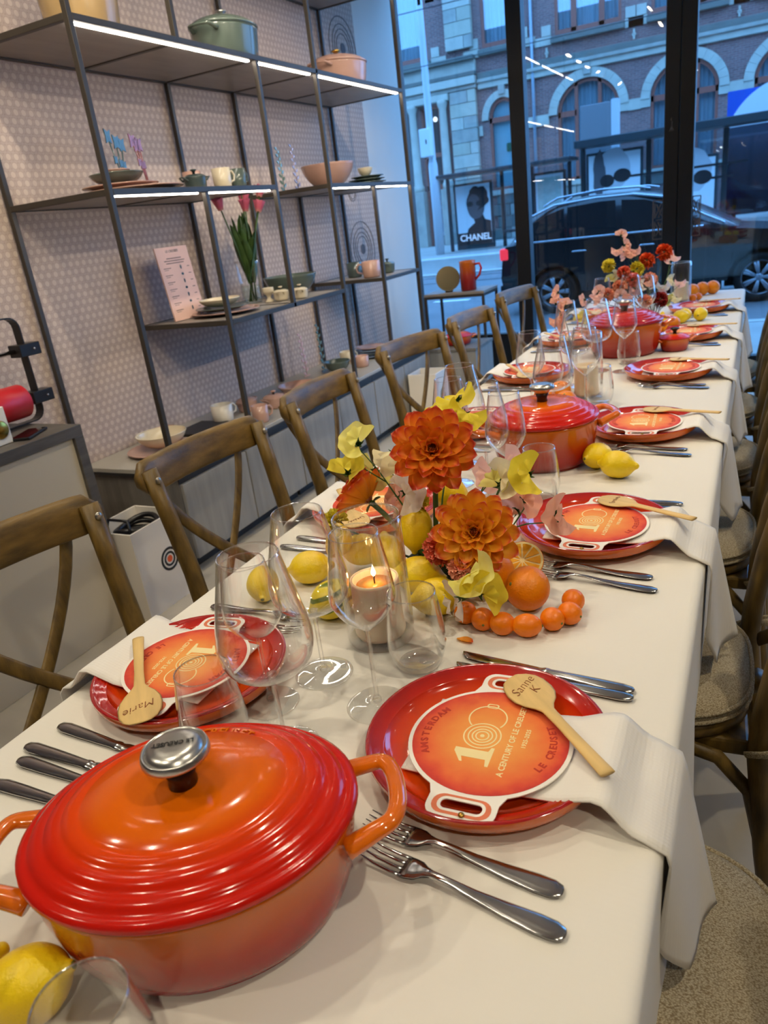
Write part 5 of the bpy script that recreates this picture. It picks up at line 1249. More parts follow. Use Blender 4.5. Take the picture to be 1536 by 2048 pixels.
b = MB(); b.lathe([(.001, 0), (.018, 0), (.018, .004), (.001, .004)], 20); o = b.build('grey_seal', M_chrome, t); o.location = (.06, .06, .09); o.rotation_euler = (0, H_, 0)
t = thing('phone', 'black flat phone lying on the counter', 'phone', (-2.19, 1.64, .793), radians(25)); b = MB(); b.box(-.035, .035, -.07, .07, 0, .009); b.build('case', M_black, t, .003)
b = MB(); b.box(-.03, .03, -.065, .065, .0091, .0096); b.build('screen', mat('dark_screen', S(12, 12, 14), .1), t)

# ================================================================== white boxes on the floor
M_boxw = mat('white_matte_box', S(226, 218, 208), .6); M_lorange = mat('logo_orange', S(224, 92, 40), .6); M_lblack = mat('logo_black', S(30, 28, 30), .6)
LOGO_B = flat_mesh('logo_rings', [circ(0, 0, .042, 40, .75, 2 * pi + .05) + circ(0, 0, .033, 40, 2 * pi + .05, .75), circ(0, 0, .0265, 36), circ(0, 0, .0185, 36)], .0008, M_lblack)
LOGO_O = flat_mesh('logo_dot', [circ(0, 0, .0125, 28)], .0008, M_lorange)
def floor_box(label, x, y, w_, d, h, logo_y, content):
    t = thing('storage_box', label, 'box', (x, y, 0)); th = .006
    b = MB(); b.box(-w_, w_, -d, d, 0, .006); b.build('bottom', M_boxw, t)
    for nm, bx in (('side', (-w_, w_, -d, -d + th, .006, h)), ('side', (-w_, w_, d - th, d, .006, h)), ('side', (-w_, -w_ + th, -d + th, d - th, .006, h)), ('side', (w_ - th, w_, -d + th, d - th, .006, h))):
        b = MB(); b.box(*bx); b.build(nm, M_boxw, t, .001)
    inst('logo_rings', LOGO_B, t, (w_ + .0006, logo_y, h * .52), (H_, 0, H_), (1.15, 1.15, 1)); inst('logo_dot', LOGO_O, t, (w_ + .0006, logo_y, h * .52), (H_, 0, H_), (1.15, 1.15, 1))
    if content:
        c = thing('cable_reel', 'black cable and frame inside the white floor box', 'cable', (x, y, .05)); b = MB()
        for k in range(5): b.tube([(.07 * cos(a) + .004 * k, .09 * sin(a), .20 + .022 * k + .01 * sin(a * 2 + k)) for a in [2 * pi * i / 28 for i in range(28)]], .011, 8, closed=True)
        b.build('coil', M_black, c); b = MB(); b.tube([(-.06, -.08, .02), (-.06, -.08, .30), (-.05, -.07, .335), (.05, -.07, .335), (.06, -.08, .30), (.06, -.08, .02)], .006, 8); b.build('frame', M_black, c)
        b = MB(); b.box(-.08, .08, -.1, .1, 0, .2); b.build('inner_case', M_black, c, .01)
floor_box('white square box with ring logo on the floor by the counter', -2.14, 1.935, .115, .135, .36, .03, True)
floor_box('white box with ring logo on the floor by the far end of the sideboard', -1.98, 4.62, .10, .11, .34, .0, False)

# ================================================================== display by the window
t = thing('plinth', 'grey wood plinth in front of the shop window', 'plinth', (-2.0, 5.32, 0)); b = MB(); b.box(-.2, .2, -.2, .2, 0, .37); b.build('body', M_greydoor, t, .003)
b = MB(); b.box(-.205, .205, -.205, .205, .371, .395); b.build('top_board', M_greywood, t, .002)
t = thing('display_stand', 'dark metal open frame stand before the window', 'stand', (-2.12, 5.78, 0)); U2 = .01
for sx in (-1, 1):
    for sy in (-1, 1): b = MB(); b.box(sx * .24 - U2, sx * .24 + U2, sy * .17 - U2, sy * .17 + U2, 0, .72); b.build('leg', M_darkmetal, t, .002)
for sx in (-1, 1):
    b = MB(); b.box(sx * .24 - U2, sx * .24 + U2, -.16, .16, .7, .72); b.build('rail', M_darkmetal, t)
    b = MB(); b.box(-.23, .23, sx * .17 - U2, sx * .17 + U2, .7, .72); b.build('rail', M_darkmetal, t)
b = MB(); b.box(-.25, .25, -.18, .18, .7205, .74); b.build('top_board', M_shelfpanel, t, .002)
t = thing('jug', 'tall orange to red jug on the display stand', 'jug', (-2.03, 5.72, .741)); b = MB()
b.lathe([(.001, 0), (.056, 0), (.062, .004), (.062, .2), (.064, .222), (.060, .222), (.057, .2), (.057, .01), (.001, .008)], 40); b.build('body', M_body, t)
b = MB(); b.tube([(.055, 0, .19), (.10, 0, .195), (.112, 0, .16), (.095, 0, .11), (.058, 0, .075)], .009, 10); b.build('handle', MATS['flame_enamel_lid'], t)
t = thing('round_tray', 'round gold tray standing upright on the display stand', 'tray', (-2.19, 5.70, .742), 0, rot=(radians(-9), 0, radians(24)))
o = inst('disc', flat_mesh('disc', [circ(0, 0, .095, 48)], .006, mat('satin_gold', S(206, 188, 146), .12, metal=.8)), t, (0, 0, .1), (H_, 0, 0))
b = MB(); b.box(-.03, .03, -.03, .04, -.002, .008); b.build('rest', M_darkmetal, t)
pot('gratin_pot', 'orange low covered pot on the grey plinth', -1.99, 5.29, .105, .105, .06, radians(30), z=.3965, kn=.6, hs=.7)

# ================================================================== the street outside
ZG = -.23
M_road = mat('asphalt', S(120, 120, 122), .8, vary=.25, vscale=1.2, bump=.2, bscale=40)
M_pave = mat('paving', S(168, 166, 160), .8, vary=.2, vscale=2)
M_kerb = mat('kerb_stone', S(190, 188, 182), .7, vary=.15, vscale=3)
M_line = mat('road_marking', S(225, 225, 220), .7)
def ext(name, m, *bx, kind='structure', bevel=0):
    b = MB(); b.box(*bx); o = b.build(name, m, None, bevel); o['kind'] = kind; return o
ext('road', M_road, -60, 40, 8.6, 20.4, ZG - .2, ZG)
ext('pavement', M_pave, -60, 40, YW + .03, 8.6, ZG - .2, -.09)
ext('kerb', M_kerb, -60, 40, 8.6, 8.75, ZG, -.085)
ext('tram_platform', M_pave, -60, 40, 21.0, 30.0, ZG - .2, .11)
ext('platform_kerb', M_kerb, -60, 40, 20.7, 21.0, ZG - .2, .115)
ext('kerb_step', M_kerb, -60, 40, 19.2, 19.6, ZG, ZG + .05)
ext('tram_track', mat('rail_steel', S(110, 112, 116), .35, metal=.8), -60, 40, 17.2, 17.28, ZG, ZG + .008); ext('tram_track', MATS['rail_steel'], -60, 40, 18.63, 18.71, ZG, ZG + .008)
for k in range(14): ext('road_marking', M_line, -12 + k * 1.3, -11.3 + k * 1.3, 13.4, 13.6, ZG, ZG + .006)
ext('platform_line', M_line, -60, 40, 21.2, 21.35, .11, .118)

# ---------------------------------------------------------------- facade
def brick_mat():
    m = bpy.data.materials.new('dark_red_brickwork'); m.use_nodes = True; N, L = nodes_of(m); p = N['Principled BSDF']; p.inputs['Roughness'].default_value = .85
    tc = N.new('ShaderNodeTexCoord'); br = N.new('ShaderNodeTexBrick'); br.inputs['Scale'].default_value = 1; br.inputs['Brick Width'].default_value = .22; br.inputs['Row Height'].default_value = .065; br.inputs['Mortar Size'].default_value = .008
    br.inputs['Color1'].default_value = S(140, 96, 92); br.inputs['Color2'].default_value = S(116, 78, 78); br.inputs['Mortar'].default_value = S(150, 136, 128)
    L.new(tc.outputs['Object'], br.inputs['Vector']); L.new(br.outputs['Color'], p.inputs['Base Color']); return m
M_brick = brick_mat(); M_stone = mat('pale_sandstone', S(196, 190, 174), .8, vary=.22, vscale=2.2); M_stone2 = mat('grey_sandstone', S(172, 168, 156), .8, vary=.25, vscale=3)
M_stoneY = mat('yellowish_sandstone', S(186, 180, 160), .8, vary=.2, vscale=2)
M_wframe = mat('red_brown_window_wood', S(150, 84, 68), .5); M_curt = mat('white_curtain', S(182, 198, 204), .9); M_room = mat('dark_room', S(70, 66, 64), .9)
M_wpane = thin_glass('facade_window_glass', (.9, .95, .97, 1), edge=.4, base=.14, power=2)
M_slate = mat('dark_slate_ledge', S(110, 112, 104), .7, vary=.2, vscale=3)
YF = 30.0
bld = thing('brick_building', 'red brick building with pale stone arches across the street', 'building', (-4, YF, 0))
def bp(name, me, loc=(0, 0, 0), rot=(0, 0, 0), parent=None):
    o = inst(name, me, parent or bld); 
    if parent is None: o.location = Vector(loc) - Vector((-4, YF, 0))
    else: o.location = loc
    o.rotation_euler = rot; return o
def bbox(name, m, x0, x1, y0, y1, z0, z1, bevel=0):
    b = MB(); b.box(x0, x1, y0, y1, z0, z1); return bp(name, b.mesh(name, m, bevel))
def arch(xc, hw, zs, zt, zb, g=0.0, n=20):
    return [(xc - hw - g, zb), ] + [(xc + (hw + g) * cos(pi - pi * i / n), zs + (zt - zs + g) * sin(pi * i / n)) for i in range(n + 1)] + [(xc + hw + g, zb)]
AR = [(-5.71, 1.07, 4.13, 5.12, 1.9), (-2.53, 1.07, 4.13, 5.12, 1.9), (.66, 1.07, 4.13, 5.12, 1.9), (-8.80, .55, 4.35, 5.02, 1.9)]
UP = [(-5.69, 1.12, 6.62, 9.6), (-2.5, 1.12, 6.62, 9.6), (.7, 1.12, 6.62, 9.6), (-8.85, .62, 6.72, 9.6), (-12.25, .66, 6.75, 9.6)]
rect = lambda x0, x1, z0, z1: [(x0, z0), (x1, z0), (x1, z1), (x0, z1)]
holes = [arch(*a) for a in AR] + [rect(x - h, x + h, z0, z1) for x, h, z0, z1 in UP] + [rect(-12.1, -11.3, .12, 5.2), rect(-13.6, -12.62, 2.3, 5.2)]
bp('wall', flat_mesh('wall', [rect(-24, 6, 0, 11)] + holes, .4, M_brick), (0, YF + .2, 0), (H_, 0, 0))
bbox('room_back', M_room, -16, 4, YF + 1.4, YF + 1.5, 0, 11)
bbox('flank', M_brick, -24, -24.3, YF, YF + 9, 0, 11)
def curtain(x0, x1, z0, z1, parent, n=60):
    b = MB(); b.sheet(lambda u, v: (x0 + (x1 - x0) * u, .28 + .05 * sin(u * (x1 - x0) * 38) + .02 * sin(u * 91), z0 + (z1 - z0) * v), n, 1); o = bp('curtain', b.mesh('curtain', M_curt, recalc=False), (0, 0, 0), parent=parent)
    return o
def win_parent(x, z):
    o = bpy.data.objects.new('window', None); link(o, bld); o.location = Vector((x, YF, z)) - Vector((-4, YF, 0)); return o
def wood(parent, x0, x1, z0, z1, d=.1): 
    b = MB(); b.box(x0, x1, .02, .02 + d, z0, z1); return bp('frame_bar', b.mesh('frame_bar', M_wframe), parent=parent)
for k, (xc, hw, zs, zt, zb) in enumerate(AR):
    w_ = win_parent(xc, 0); f = .1
    o = bp('frame', flat_mesh('frame', [arch(0, hw, zs, zt, zb), arch(0, hw - f, zs, zt - f, zb + f)], .12, M_wframe), (0, .08, 0), (H_, 0, 0), w_)
    bars = [(-.38 * hw - .06, -.38 * hw + .06), (.38 * hw - .06, .38 * hw + .06)] if hw > .8 else []
    for a, b_ in bars: wood(w_, a, b_, zb, zt - .06)
    if k == 0: wood(w_, -hw, -.38 * hw, zs - .12, zs + .06); wood(w_, .38 * hw, hw, zs - .12, zs + .06)
    else: wood(w_, -hw, hw, zs - .12, zs + .06)
    bp('pane', flat_mesh('pane', [arch(0, hw - f, zs, zt - f, zb + f)], .02, M_wpane), (0, .08, 0), (H_, 0, 0), w_)
    if k < 3: curtain(-hw, hw, zb, zt, w_)
    else:
        b = MB(); b.box(-hw, hw, .2, .24, zb, zt); bp('blind', b.mesh('blind', mat('pale_window_poster', S(190, 226, 226), .7)), parent=w_)
        bp('poster_dot', flat_mesh('d', [rrect(.12, 3.35, .22, .3, .05)], .02, mat('green_dot', S(30, 110, 60), .6)), (0, .185, 0), (H_, 0, 0), w_)
    # stone archivolt, keystone, imposts
    g = .32 if hw > .8 else .27
    nv = 15 if hw > .8 else 11
    for i in range(nv):
        a0, a1 = pi * i / nv + .003, pi * (i + 1) / nv - .003
        lp = [(xc + (hw + .02) * cos(a), zs + (zt - zs + .02) * sin(a)) for a in (a0, (a0 + a1) / 2, a1)] + [(xc + (hw + g) * cos(a), zs + (zt - zs + g) * sin(a)) for a in (a1, (a0 + a1) / 2, a0)]
        bp('arch_stone', flat_mesh('arch_stone', [lp], .34, M_stone), (0, YF + .08, 0), (H_, 0, 0))
    bbox('keystone', M_stone2, xc - .12, xc + .12, YF - .16, YF + .1, zt + .1, zt + g + .14, .02)
for x0, x1 in ((-4.32, -3.92), (-1.14, -.73), (-9.75, -9.62), (-7.98, -7.1)): bbox('impost_band', M_stone, x0, x1, YF - .07, YF + .1, 3.86, 4.2)
for (a, b_) in ((-4.64, -3.6), (-1.46, -.41)): bbox('impost_band', M_stone, a, b_, YF - .06, YF + .1, 3.88, 4.18)
for k, (xc, hw, z0, z1) in enumerate(UP):
    w_ = win_parent(xc, 0); f = .1
    bp('frame', flat_mesh('frame', [rect(-hw, hw, z0, z1), rect(-hw + f, hw - f, z0 + f * 1.3, z1 - f)], .12, M_wframe), (0, .08, 0), (H_, 0, 0), w_)
    if hw > .8:
        for s in (-1, 1): wood(w_, s * .42 * hw - .09, s * .42 * hw + .09, z0, z1)
    bp('pane', flat_mesh('pane', [rect(-hw + f, hw - f, z0 + f, z1 - f)], .02, M_wpane), (0, .08, 0), (H_, 0, 0), w_)
    curtain(-hw, hw, z0, z1, w_)
    bbox('sill', M_slate, xc - hw - .12, xc + hw + .12, YF - .22, YF + .1, z0 - .26, z0 - .06, .02)
    for s in (-1, 1):
        bbox('quoin', M_stone, xc + s * (hw + .3) - .16, xc + s * (hw + .3) + .16, YF - .05, YF + .1, z0 + .02, z0 + .34); bbox('quoin', M_stone, xc + s * (hw + .42) - .3, xc + s * (hw + .42) + .3, YF - .05, YF + .1, z0 - .26, z0 + .0)
# cornice, string courses
for (z0, z1, d, m) in ((5.42, 5.62, .12, M_stone), (5.62, 5.74, .2, M_stone2), (5.74, 5.94, .14, M_slate)): bbox('cornice', m, -9.7, 5, YF - d, YF + .1, z0, z1, .02)
for (z0, z1, d, m) in ((5.5, 5.62, .2, M_stone2), (5.64, 5.9, .3, M_stone), (5.92, 6.05, .24, M_slate), (6.05, 6.42, .16, M_stone), (6.42, 6.56, .38, M_slate)): bbox('cornice', m, -15, -9.74, YF - d, YF + .1, z0, z1, .02)
for xx in (-7.1, -4.15, -.95): bp('wall_anchor', MB().lathe([(.02, -.04), (.07, -.02), (.07, .02), (.02, .04)], 10).mesh('wall_anchor', M_stone), (xx, YF - .06, 6.12), (H_, 0, 0)); bbox('wall_anchor', M_stone, xx - .03, xx + .03, YF - .1, YF, 5.98, 6.28)
# rusticated stone pier, blocks with joints
zz = .2; k = 0
while zz < 10.2:
    h = .42 if k % 2 else .46
    if not (5.45 < zz + h / 2 < 6.6):
        n = 2 if k % 2 else 1; xs = [-10.82, -10.3 + (.2 if (k // 2) % 2 else 0), -9.78] if n == 2 else [-10.82, -9.78]
        for i in range(len(xs) - 1): bbox('stone_block', [M_stone, M_stone2, M_stoneY][(k * 2 + i) % 3], xs[i] + .008, xs[i + 1] - .008, YF - .2, YF + .1, zz + .008, zz + h - .008, .012)
    zz += h; k += 1
# entrance, columns
w_ = win_parent(-11.7, 0)
b = MB(); b.box(-.4, .4, .3, .36, .12, 5.2); bp('door', b.mesh('door', M_wpane), parent=w_)
for a, b_, z0, z1 in ((-.4, -.32, .12, 5.2), (.32, .4, .12, 5.2), (-.4, .4, 3.4, 3.55), (-.4, .4, 5.1, 5.2), (-.4, .4, 2.2, 2.4)): wood(w_, a, b_, z0, z1, .22)
b = MB(); b.ball((-.08, .7, 4.8), .09, 10, 8); bp('lamp_globe', b.mesh('lamp_globe', emit_mat('street_globe', (.9, .95, 1, 1), 3)), parent=w_)
for xc in (-12.38, -11.12):
    b = MB(); b.lathe([(.22, 0), (.22, .2), (.17, .28), (.16, 1.5), (.14, 2.8), (.2, 2.95), (.22, 3.1)], 16); bp('column', b.mesh('column', M_stone), (xc, YF - .15, 2.2))
    bbox('column_base', M_stone2, xc - .26, xc + .26, YF - .4, YF, .1, 2.2, .02)
bbox('lintel', M_stone, -12.8, -10.84, YF - .3, YF + .1, 5.25, 5.48, .02)
for i in range(4):
    for j in range(6): bbox('plinth_stone', [M_stone2, M_brick][0] if j % 5 else M_slate, -9.7 + (j + (.5 if i % 2 else 0)) * 1.02, -8.7 + (j + (.5 if i % 2 else 0)) * 1.02, YF - .1, YF + .1, .12 + i * .42, .52 + i * .42, .02)
for i in range(4):
    for j in range(4): bbox('plinth_stone', M_stone2, -17 + (j + (.5 if i % 2 else 0)) * 1.05, -15.97 + (j + (.5 if i % 2 else 0)) * 1.05, YF - .1, YF + .1, .12 + i * .42, .52 + i * .42, .02)
bbox('sill_course', M_stone, -18, -12.7, YF - .2, YF + .1, 1.82, 2.1, .02); bbox('sill_course', M_stone, -9.7, 4, YF - .16, YF + .1, 1.72, 1.9, .02)
b = MB(); b.tube([(-7.62, YF - .1, .1), (-7.62, YF - .1, 10.5)], .055, 10); bp('downpipe', b.mesh('downpipe', mat('zinc_pipe', S(150, 160, 170), .4, metal=.3)))

# ---------------------------------------------------------------- tram pole with box, wires
t = thing('tram_pole', 'tall pale grey tram pole with a white box', 'pole', (-9.1, 23.2, .11)); M_pole = mat('pale_grey_paint', S(196, 202, 208), .5)
b = MB(); b.lathe([(.14, 0), (.14, 2.6), (.105, 2.75), (.1, 6.0), (.08, 8.6)], 16); b.build('mast', M_pole, t)
b = MB(); b.box(-.26, .1, -.3, -.1, 2.85, 3.62); o = b.build('control_box', mat('white_enamel_box', S(228, 232, 232), .4), t, .02)
b = MB(); b.box(-.06, -.02, -.303, -.3, 3.2, 3.32); b.build('box_mark', M_sign, o)
for k, (z0, z1, y) in enumerate(((7.0, 8.2, 20), (6.2, 7.4, 20.5), (5.3, 5.9, 22.5))):
    b = MB(); b.tube([(-14, y, z0), (-6, y, z0 - .06), (4, y, z0)], .012, 6); tag(b.build('overhead_wire', M_black), 'dark overhead tram wire, %s of three' % ['highest', 'middle', 'lowest'][k], 'wire', 'overhead tram wires')

# ---------------------------------------------------------------- tram shelters with posters
M_shel = mat('dark_green_grey_steel', S(52, 62, 66), .4, metal=.2); M_shelg = thin_glass('shelter_glass', (.78, .86, .9, 1), edge=.4, base=.1, power=2.5)
M_pw = mat('poster_white', S(222, 226, 228), .5); M_pb = mat('poster_black', S(26, 26, 30), .45); M_pg = mat('poster_grey', S(86, 84, 88), .5); M_pl = mat('poster_pale_grey', S(190, 192, 196), .5)
YSH = 24.0
def poster(t, x0, x1, z0, z1, shapes, y=-.06):
    b = MB(); b.box(x0, x1, y - .05, y + .05, z0, z1); o = b.build('poster_case', M_shel, t, .01)
    f = .07; b = MB(); b.box(x0 + f, x1 - f, y - .056, y - .051, z0 + f * 2, z1 - f); pp = b.build('poster', M_pw, t)
    for i, (nm, lp, m) in enumerate(shapes):
        inst(nm, flat_mesh(nm, lp, .002, m), pp, (0, y - .0575 - .002 * i, 0), (H_, 0, 0))
def blobby(cx, cz, r, rz, seed, n=26, amp=.08):
    rd = random.Random(seed); ph = [rd.uniform(0, 6) for _ in range(3)]
    return [(cx + r * (1 + amp * sin(5 * a + ph[0]) + amp * .6 * sin(9 * a + ph[1])) * cos(a), cz + rz * (1 + amp * sin(5 * a + ph[0]) + amp * .6 * sin(9 * a + ph[1])) * sin(a)) for a in [2 * pi * i / n for i in range(n)]]
t = thing('tram_shelter', 'glass tram shelter with a dark roof and a portrait poster', 'shelter', (-7, YSH, .11))
X = lambda x: x + 7
b = MB(); b.box(X(-9.15), X(-4.95), -.9, .5, 2.2, 2.3); b.build('roof', M_shel, t, .02)
for x in (-9.1, -7.3, -6.35, -5.2):
    b = MB(); b.box(X(x) - .05, X(x) + .05, .3, .4, 0, 2.2); b.build('post', M_shel, t, .01)
for a, b_ in ((-9.05, -7.35), (-7.25, -6.4), (-6.3, -5.25)):
    b = MB(); b.box(X(a), X(b_), .34, .36, .2, 2.15); b.build('glass_panel', M_shelg, t)
px0, px1, pz0, pz1 = X(-8.76), X(-7.5), .04, 2.0
cx = (px0 + px1) / 2
shoulders = [(px0 + .3, pz0 + .28), (px0 + .42, pz0 + .62), (cx + .02, pz0 + .78), (cx - .04, pz0 + 1.0), (cx + .3, pz0 + 1.0), (cx + .36, pz0 + .86), (px1 - .08, pz0 + .8), (px1 - .08, pz0 + .15), (px0 + .1, pz0 + .15)]
poster(t, px0, px1, pz0, pz1, [('figure', [shoulders], M_pb), ('head', [blobby(cx + .08, pz0 + 1.32, .3, .44, 2, amp=.02)], M_pg), ('hair', [blobby(cx + .17, pz0 + 1.5, .34, .34, 5)], M_pb), ('brow', [blobby(cx + .02, pz0 + 1.36, .2, .26, 6, amp=.02)], M_pg), ('glasses', [circ(cx - .1, pz0 + 1.34, .1, 16, ry=.08), circ(cx + .2, pz0 + 1.34, .1, 16, ry=.08)], M_pb), ('footer', [rect(px0 + .07, px1 - .07, pz0 + .14, pz0 + .5)], M_pb)])
ch = text_mesh('poster_lettering', 'CHANEL', .27, mat('poster_letter_white', S(236, 238, 240), .5, emit=S(236, 238, 240), estr=.25), .003, offset=.006)
inst('poster_lettering', ch, t, (cx + .02, -.142, pz0 + .34), (H_, 0, 0))
poster(t, X(-6.28), X(-5.3), .7, 2.0, [('map_print', [rect(X(-6.15), X(-5.43), .95, 1.85)], mat('pale_map_print', S(196, 214, 206), .6, vary=.25, vscale=6))], y=.25)
b = MB(); b.box(X(-7.2), X(-6.2), -.15, .25, .42, .5); b.build('bench', M_shel, t, .01)
t = thing('information_panel', 'narrow white sticker-covered panel beside the tram shelter', 'panel', (-9.25, 23.7, .11)); b = MB(); b.box(-.13, .13, -.05, .05, .55, 2.25); b.build('panel', mat('stickered_white', S(206, 210, 214), .6, vary=.5, vscale=9, col2=S(120, 130, 150)), t, .01)
b = MB(); b.box(-.08, .08, -.04, .04, 0, .55); b.build('stand', M_shel, t)
t = thing('large_tram_shelter', 'taller dark glass tram shelter with a sunglasses poster', 'shelter', (-2, YSH, .11)); X = lambda x: x + 2
b = MB(); b.box(X(-4.85), X(6), -.7, .5, 2.46, 2.66); b.build('roof', M_shel, t, .02)
for x in (-4.8, -2.95, -.95, 1.0, 3.0):
    b = MB(); b.box(X(x) - .07, X(x) + .07, .3, .44, 0, 2.46); b.build('post', M_shel, t, .01)
M_darkg = thin_glass('smoked_shelter_glass', (.22, .26, .32, 1), edge=.35, base=.06, power=2.5)
for a, b_, m in ((-4.72, -3.0, M_shelg), (-2.88, -1.02, M_shelg), (-.88, .95, M_darkg), (1.08, 2.95, M_darkg)):
    b = MB(); b.box(X(a), X(b_), .36, .38, .2, 2.44); b.build('glass_panel', m, t)
def sun_poster(x0, x1, z0, z1, seed):
    cx, cz = (x0 + x1) / 2, (z0 + z1) / 2 + .2
    poster(t, x0, x1, z0, z1, [('face', [blobby(cx - .02, cz + .22, .46, .55, seed, amp=.03)], M_pl), ('hair', [blobby(cx - .42, cz + .12, .17, .62, seed + 1)], M_pg), ('lens', [circ(cx - .2, cz - .08, .2, 20, ry=.17), circ(cx + .22, cz + .02, .24, 20, ry=.18)], M_pb), ('bridge', [rect(cx - .06, cz + .04, cz - .06, cz - .0)], M_pb)])
sun_poster(X(-4.62), X(-3.05), .5, 2.3, 3); sun_poster(X(-2.3), X(-1.1), .3, 1.85, 8)
# grey cabinet behind the shelter, blue board with white disc
t = thing('switch_cabinet', 'tall plain grey cabinet standing behind the shelters', 'cabinet', (-4.65, 26.0, .11)); b = MB(); b.box(-.5, .42, -.2, .2, 0, 3.75); b.build('body', mat('mid_grey_paint', S(128, 130, 134), .6), t, .02)
b = MB(); b.box(.421, .62, -.2, .2, 0, 3.8); b.build('side_strip', mat('pale_strip', S(210, 214, 218), .5), t)
t = thing('advertising_board', 'large blue board with a white disc behind the shelter', 'board', (.6, 25.6, .11)); b = MB(); b.box(-1.6, 3.0, -.05, .05, .6, 3.42); b.build('panel', mat('bright_blue_board', S(20, 84, 190), .5), t)
inst('white_disc', flat_mesh('white_disc', [circ(-.05, 1.99, 1.6, 60)], .03, mat('white_board_print', S(226, 230, 234), .5)), t, (0, -.07, 0), (H_, 0, 0))
for x in (-1.3, 2.6): b = MB(); b.box(x - .06, x + .06, .05, .15, 0, 2.6); b.build('post', M_shel, t)

# ---------------------------------------------------------------- parked car
M_paint = mat('black_car_paint', S(10, 13, 20), .3, coat=.5, spec=.4); M_cglass = mat('dark_car_glass', S(10, 12, 16), .04, spec=.8, coat=.5); M_tyre = mat('tyre_rubber', S(24, 24, 26), .8); M_alloy = mat('alloy_wheel', S(196, 202, 210), .35, metal=.6)
M_trim = mat('bright_trim', S(200, 206, 214), .2, metal=1); M_tail = mat('red_tail_lamp', S(200, 20, 40), .2, emit=(1, .05, .1, 1), estr=.9)
car = thing('parked_car', 'black estate car parked outside the shop window', 'car', (-2.6, 11.0, ZG)); WB = 2.64; RW = .31
def arc_cut(xc): return [(xc + .375 * cos(a), max(.30 + .375 * sin(a), .2)) for a in [pi - pi * i / 12 for i in range(13)]]
prof = [(-.74, .3), (-.79, .55), (-.76, .80), (-.70, .99), (.4, 1.02), (1.9, .985), (2.25, .95), (2.9, .875), (3.25, .78), (3.42, .62), (3.43, .32), (3.3, .2)] + arc_cut(WB)[::-1] + arc_cut(0)[::-1] + [(-.5, .22)]
me = flat_mesh('body', [prof], 1.74, M_paint); o = inst('body', me, car, (0, .88, 0), (H_, 0, 0))
bv = o.modifiers.new('edge', 'BEVEL'); bv.width = .05; bv.segments = 3; bv.limit_method = 'ANGLE'
gp = [(-.70, .98), (-.56, 1.2), (-.36, 1.40), (.0, 1.505), (.55, 1.545), (1.05, 1.53), (1.5, 1.44), (1.95, 1.2), (2.36, .95)]
def gsec(y, k, xin): return [(x + (xin if x < .5 else -xin * 1.2) * (zq - .96) / .58, y, .955 + (zq - .955) * k) for x, zq in gp] + [(2.3, y, .93), (-.68, y, .93)]
b = MB(); b.loft([gsec(.02, .02, 0), gsec(.10, .45, .02), gsec(.2, .9, .05), gsec(.30, 1, .06), gsec(1.46, 1, .06), gsec(1.56, .9, .05), gsec(1.66, .45, .02), gsec(1.74, .02, 0)]); b.build('cabin', M_paint, car)
def cab_y(z): q = (z - .955) / .58; return .02 + (.18 * q / .9 if q < .9 else .18 + .1 * (q - .9) * 10)
def side_glass(pts):
    b = MB(); n = len(pts); vs = [(x, cab_y(z) - .012, z) for x, z in pts]; b.add(vs + [(x, y + .03, z) for x, y, z in vs], [tuple(range(n))] + [(i, (i + 1) % n, n + (i + 1) % n, n + i) for i in range(n)]); return b.build('side_window', M_cglass, car)
side_glass([(-.46, 1.03), (-.40, 1.2), (-.18, 1.34), (.12, 1.42), (.12, 1.03)]); side_glass([(.17, 1.03), (.17, 1.425), (.62, 1.45), (.82, 1.445), (.86, 1.03)]); side_glass([(.93, 1.03), (.9, 1.44), (1.2, 1.41), (1.5, 1.31), (1.92, 1.06), (1.9, 1.03)])
b = MB(); b.tube([(-.5, cab_y(1.01) - .02, 1.01), (-.56, cab_y(1.06) - .02, 1.06)] [::-1] + [(.4, cab_y(1.0) - .02, 1.012), (1.95, cab_y(1.0) - .02, 1.01)], .014, 8); b.build('belt_trim', M_trim, car)
b = MB(); b.tube([(-.52, .07, 1.14), (-.36, .15, 1.345), (-.02, .205, 1.47), (.55, .22, 1.50), (1.05, .215, 1.49), (1.5, .19, 1.40), (1.95, .1, 1.14), (2.2, .06, 1.02)], .017, 8); b.build('roof_trim', M_trim, car)
for s in (.34, 1.42):
    b = MB(); b.tube([(-.2, s, 1.47), (.0, s, 1.56), (.6, s, 1.60), (1.1, s, 1.575), (1.25, s, 1.54)], .014, 8); b.build('roof_rail', M_trim, car)
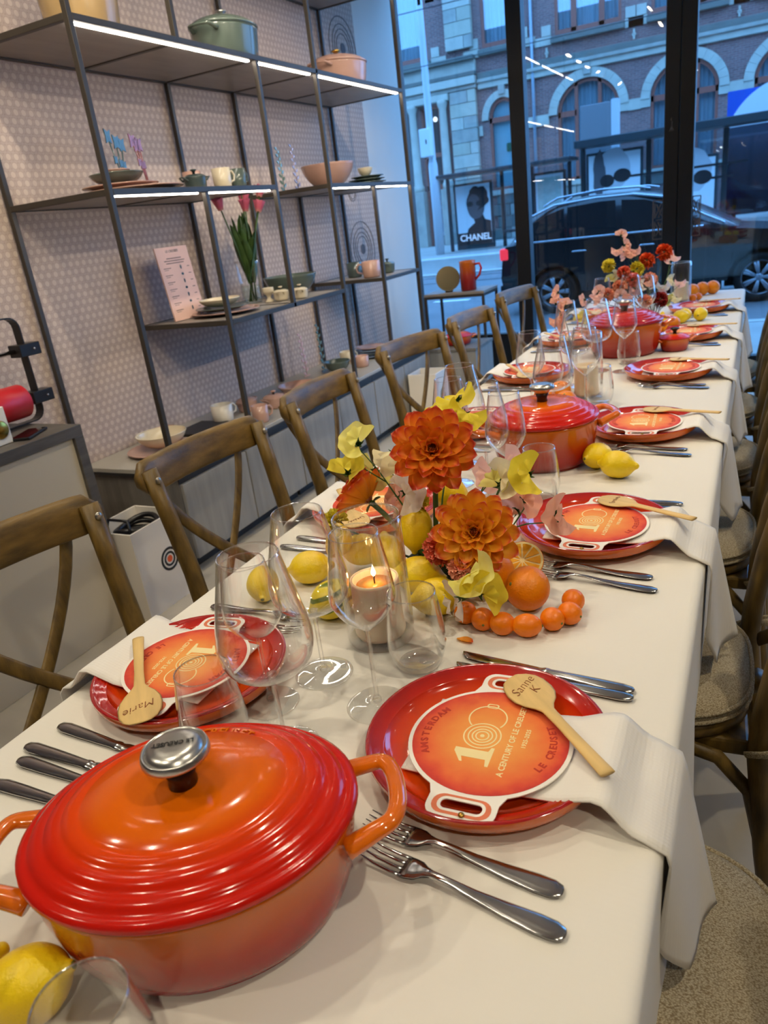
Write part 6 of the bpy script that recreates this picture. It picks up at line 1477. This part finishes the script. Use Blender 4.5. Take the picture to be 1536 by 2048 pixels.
b = MB(); b.lathe([(.001, -.09), (.07, -.08), (.1, -.03), (.1, .03), (.07, .08), (.001, .09)], 14, 1, .7); o = b.build('wing_mirror', M_paint, car); o.location = (1.72, -.09, 1.06); o.rotation_euler = (0, H_, 0)
b = MB(); b.box(-.80, -.66, .0, .14, .80, .97); b.build('tail_lamp', M_tail, car, .03)
b = MB(); b.box(-.82, -.74, .02, 1.7, .3, .46); b.build('rear_bumper', M_black, car, .03)
for x in (.25, 1.15): b = MB(); b.tube([(x, -.006, .84), (x + .03, -.035, .845), (x + .19, -.035, .845), (x + .22, -.006, .84)], .012, 8); b.build('door_handle', M_trim, car)
for x in (.14, .9, 1.98):
    b = MB(); b.box(x, x + .008, -.0035, .02, .3, .97); b.build('door_gap', M_black, car)
b = MB(); b.box(.42, 2.2, -.012, .05, .2, .3); b.build('side_sill', M_black, car, .01)
for x in (0, WB):
    b = MB(); b.box(x - .42, x + .42, .24, 1.5, .2, .74); b.build('wheel_well', M_tyre, car)
def wheel(x, y, s):
    w_ = bpy.data.objects.new('wheel', None); link(w_, car); w_.location = (x, y, RW); w_.rotation_euler = (H_ * s, 0, 0)
    b = MB(); b.lathe([(.215, -.1), (.29, -.1), (RW, -.07), (RW, .07), (.29, .1), (.215, .1)], 40, closed=True); b.build('tyre', M_tyre, w_)
    b = MB(); b.lathe([(.195, .055), (.222, .1), (.228, .095), (.21, .04)], 40, closed=True); b.build('rim', M_alloy, w_)
    b = MB(); b.lathe([(.001, .02), (.2, .02), (.2, .0), (.001, .0)], 30); b.build('brake_disc', M_tyre, w_)
    for k in range(7):
        a = 2 * pi * k / 7
        for d in (-.10, .10): b = MB(); b.tube([(.04 * cos(a), .04 * sin(a), .085), (.2 * cos(a + d), .2 * sin(a + d), .09)], [.02, .017], 6, flat=(.6, 1)); b.build('spoke', M_alloy, w_)
    b = MB(); b.lathe([(.001, .1), (.045, .095), (.05, .08), (.05, .04)], 20, cap=False); b.build('hub_cap', M_alloy, w_)
wheel(0, .12, 1); wheel(WB, .12, 1); wheel(0, 1.62, -1); wheel(WB, 1.62, -1)
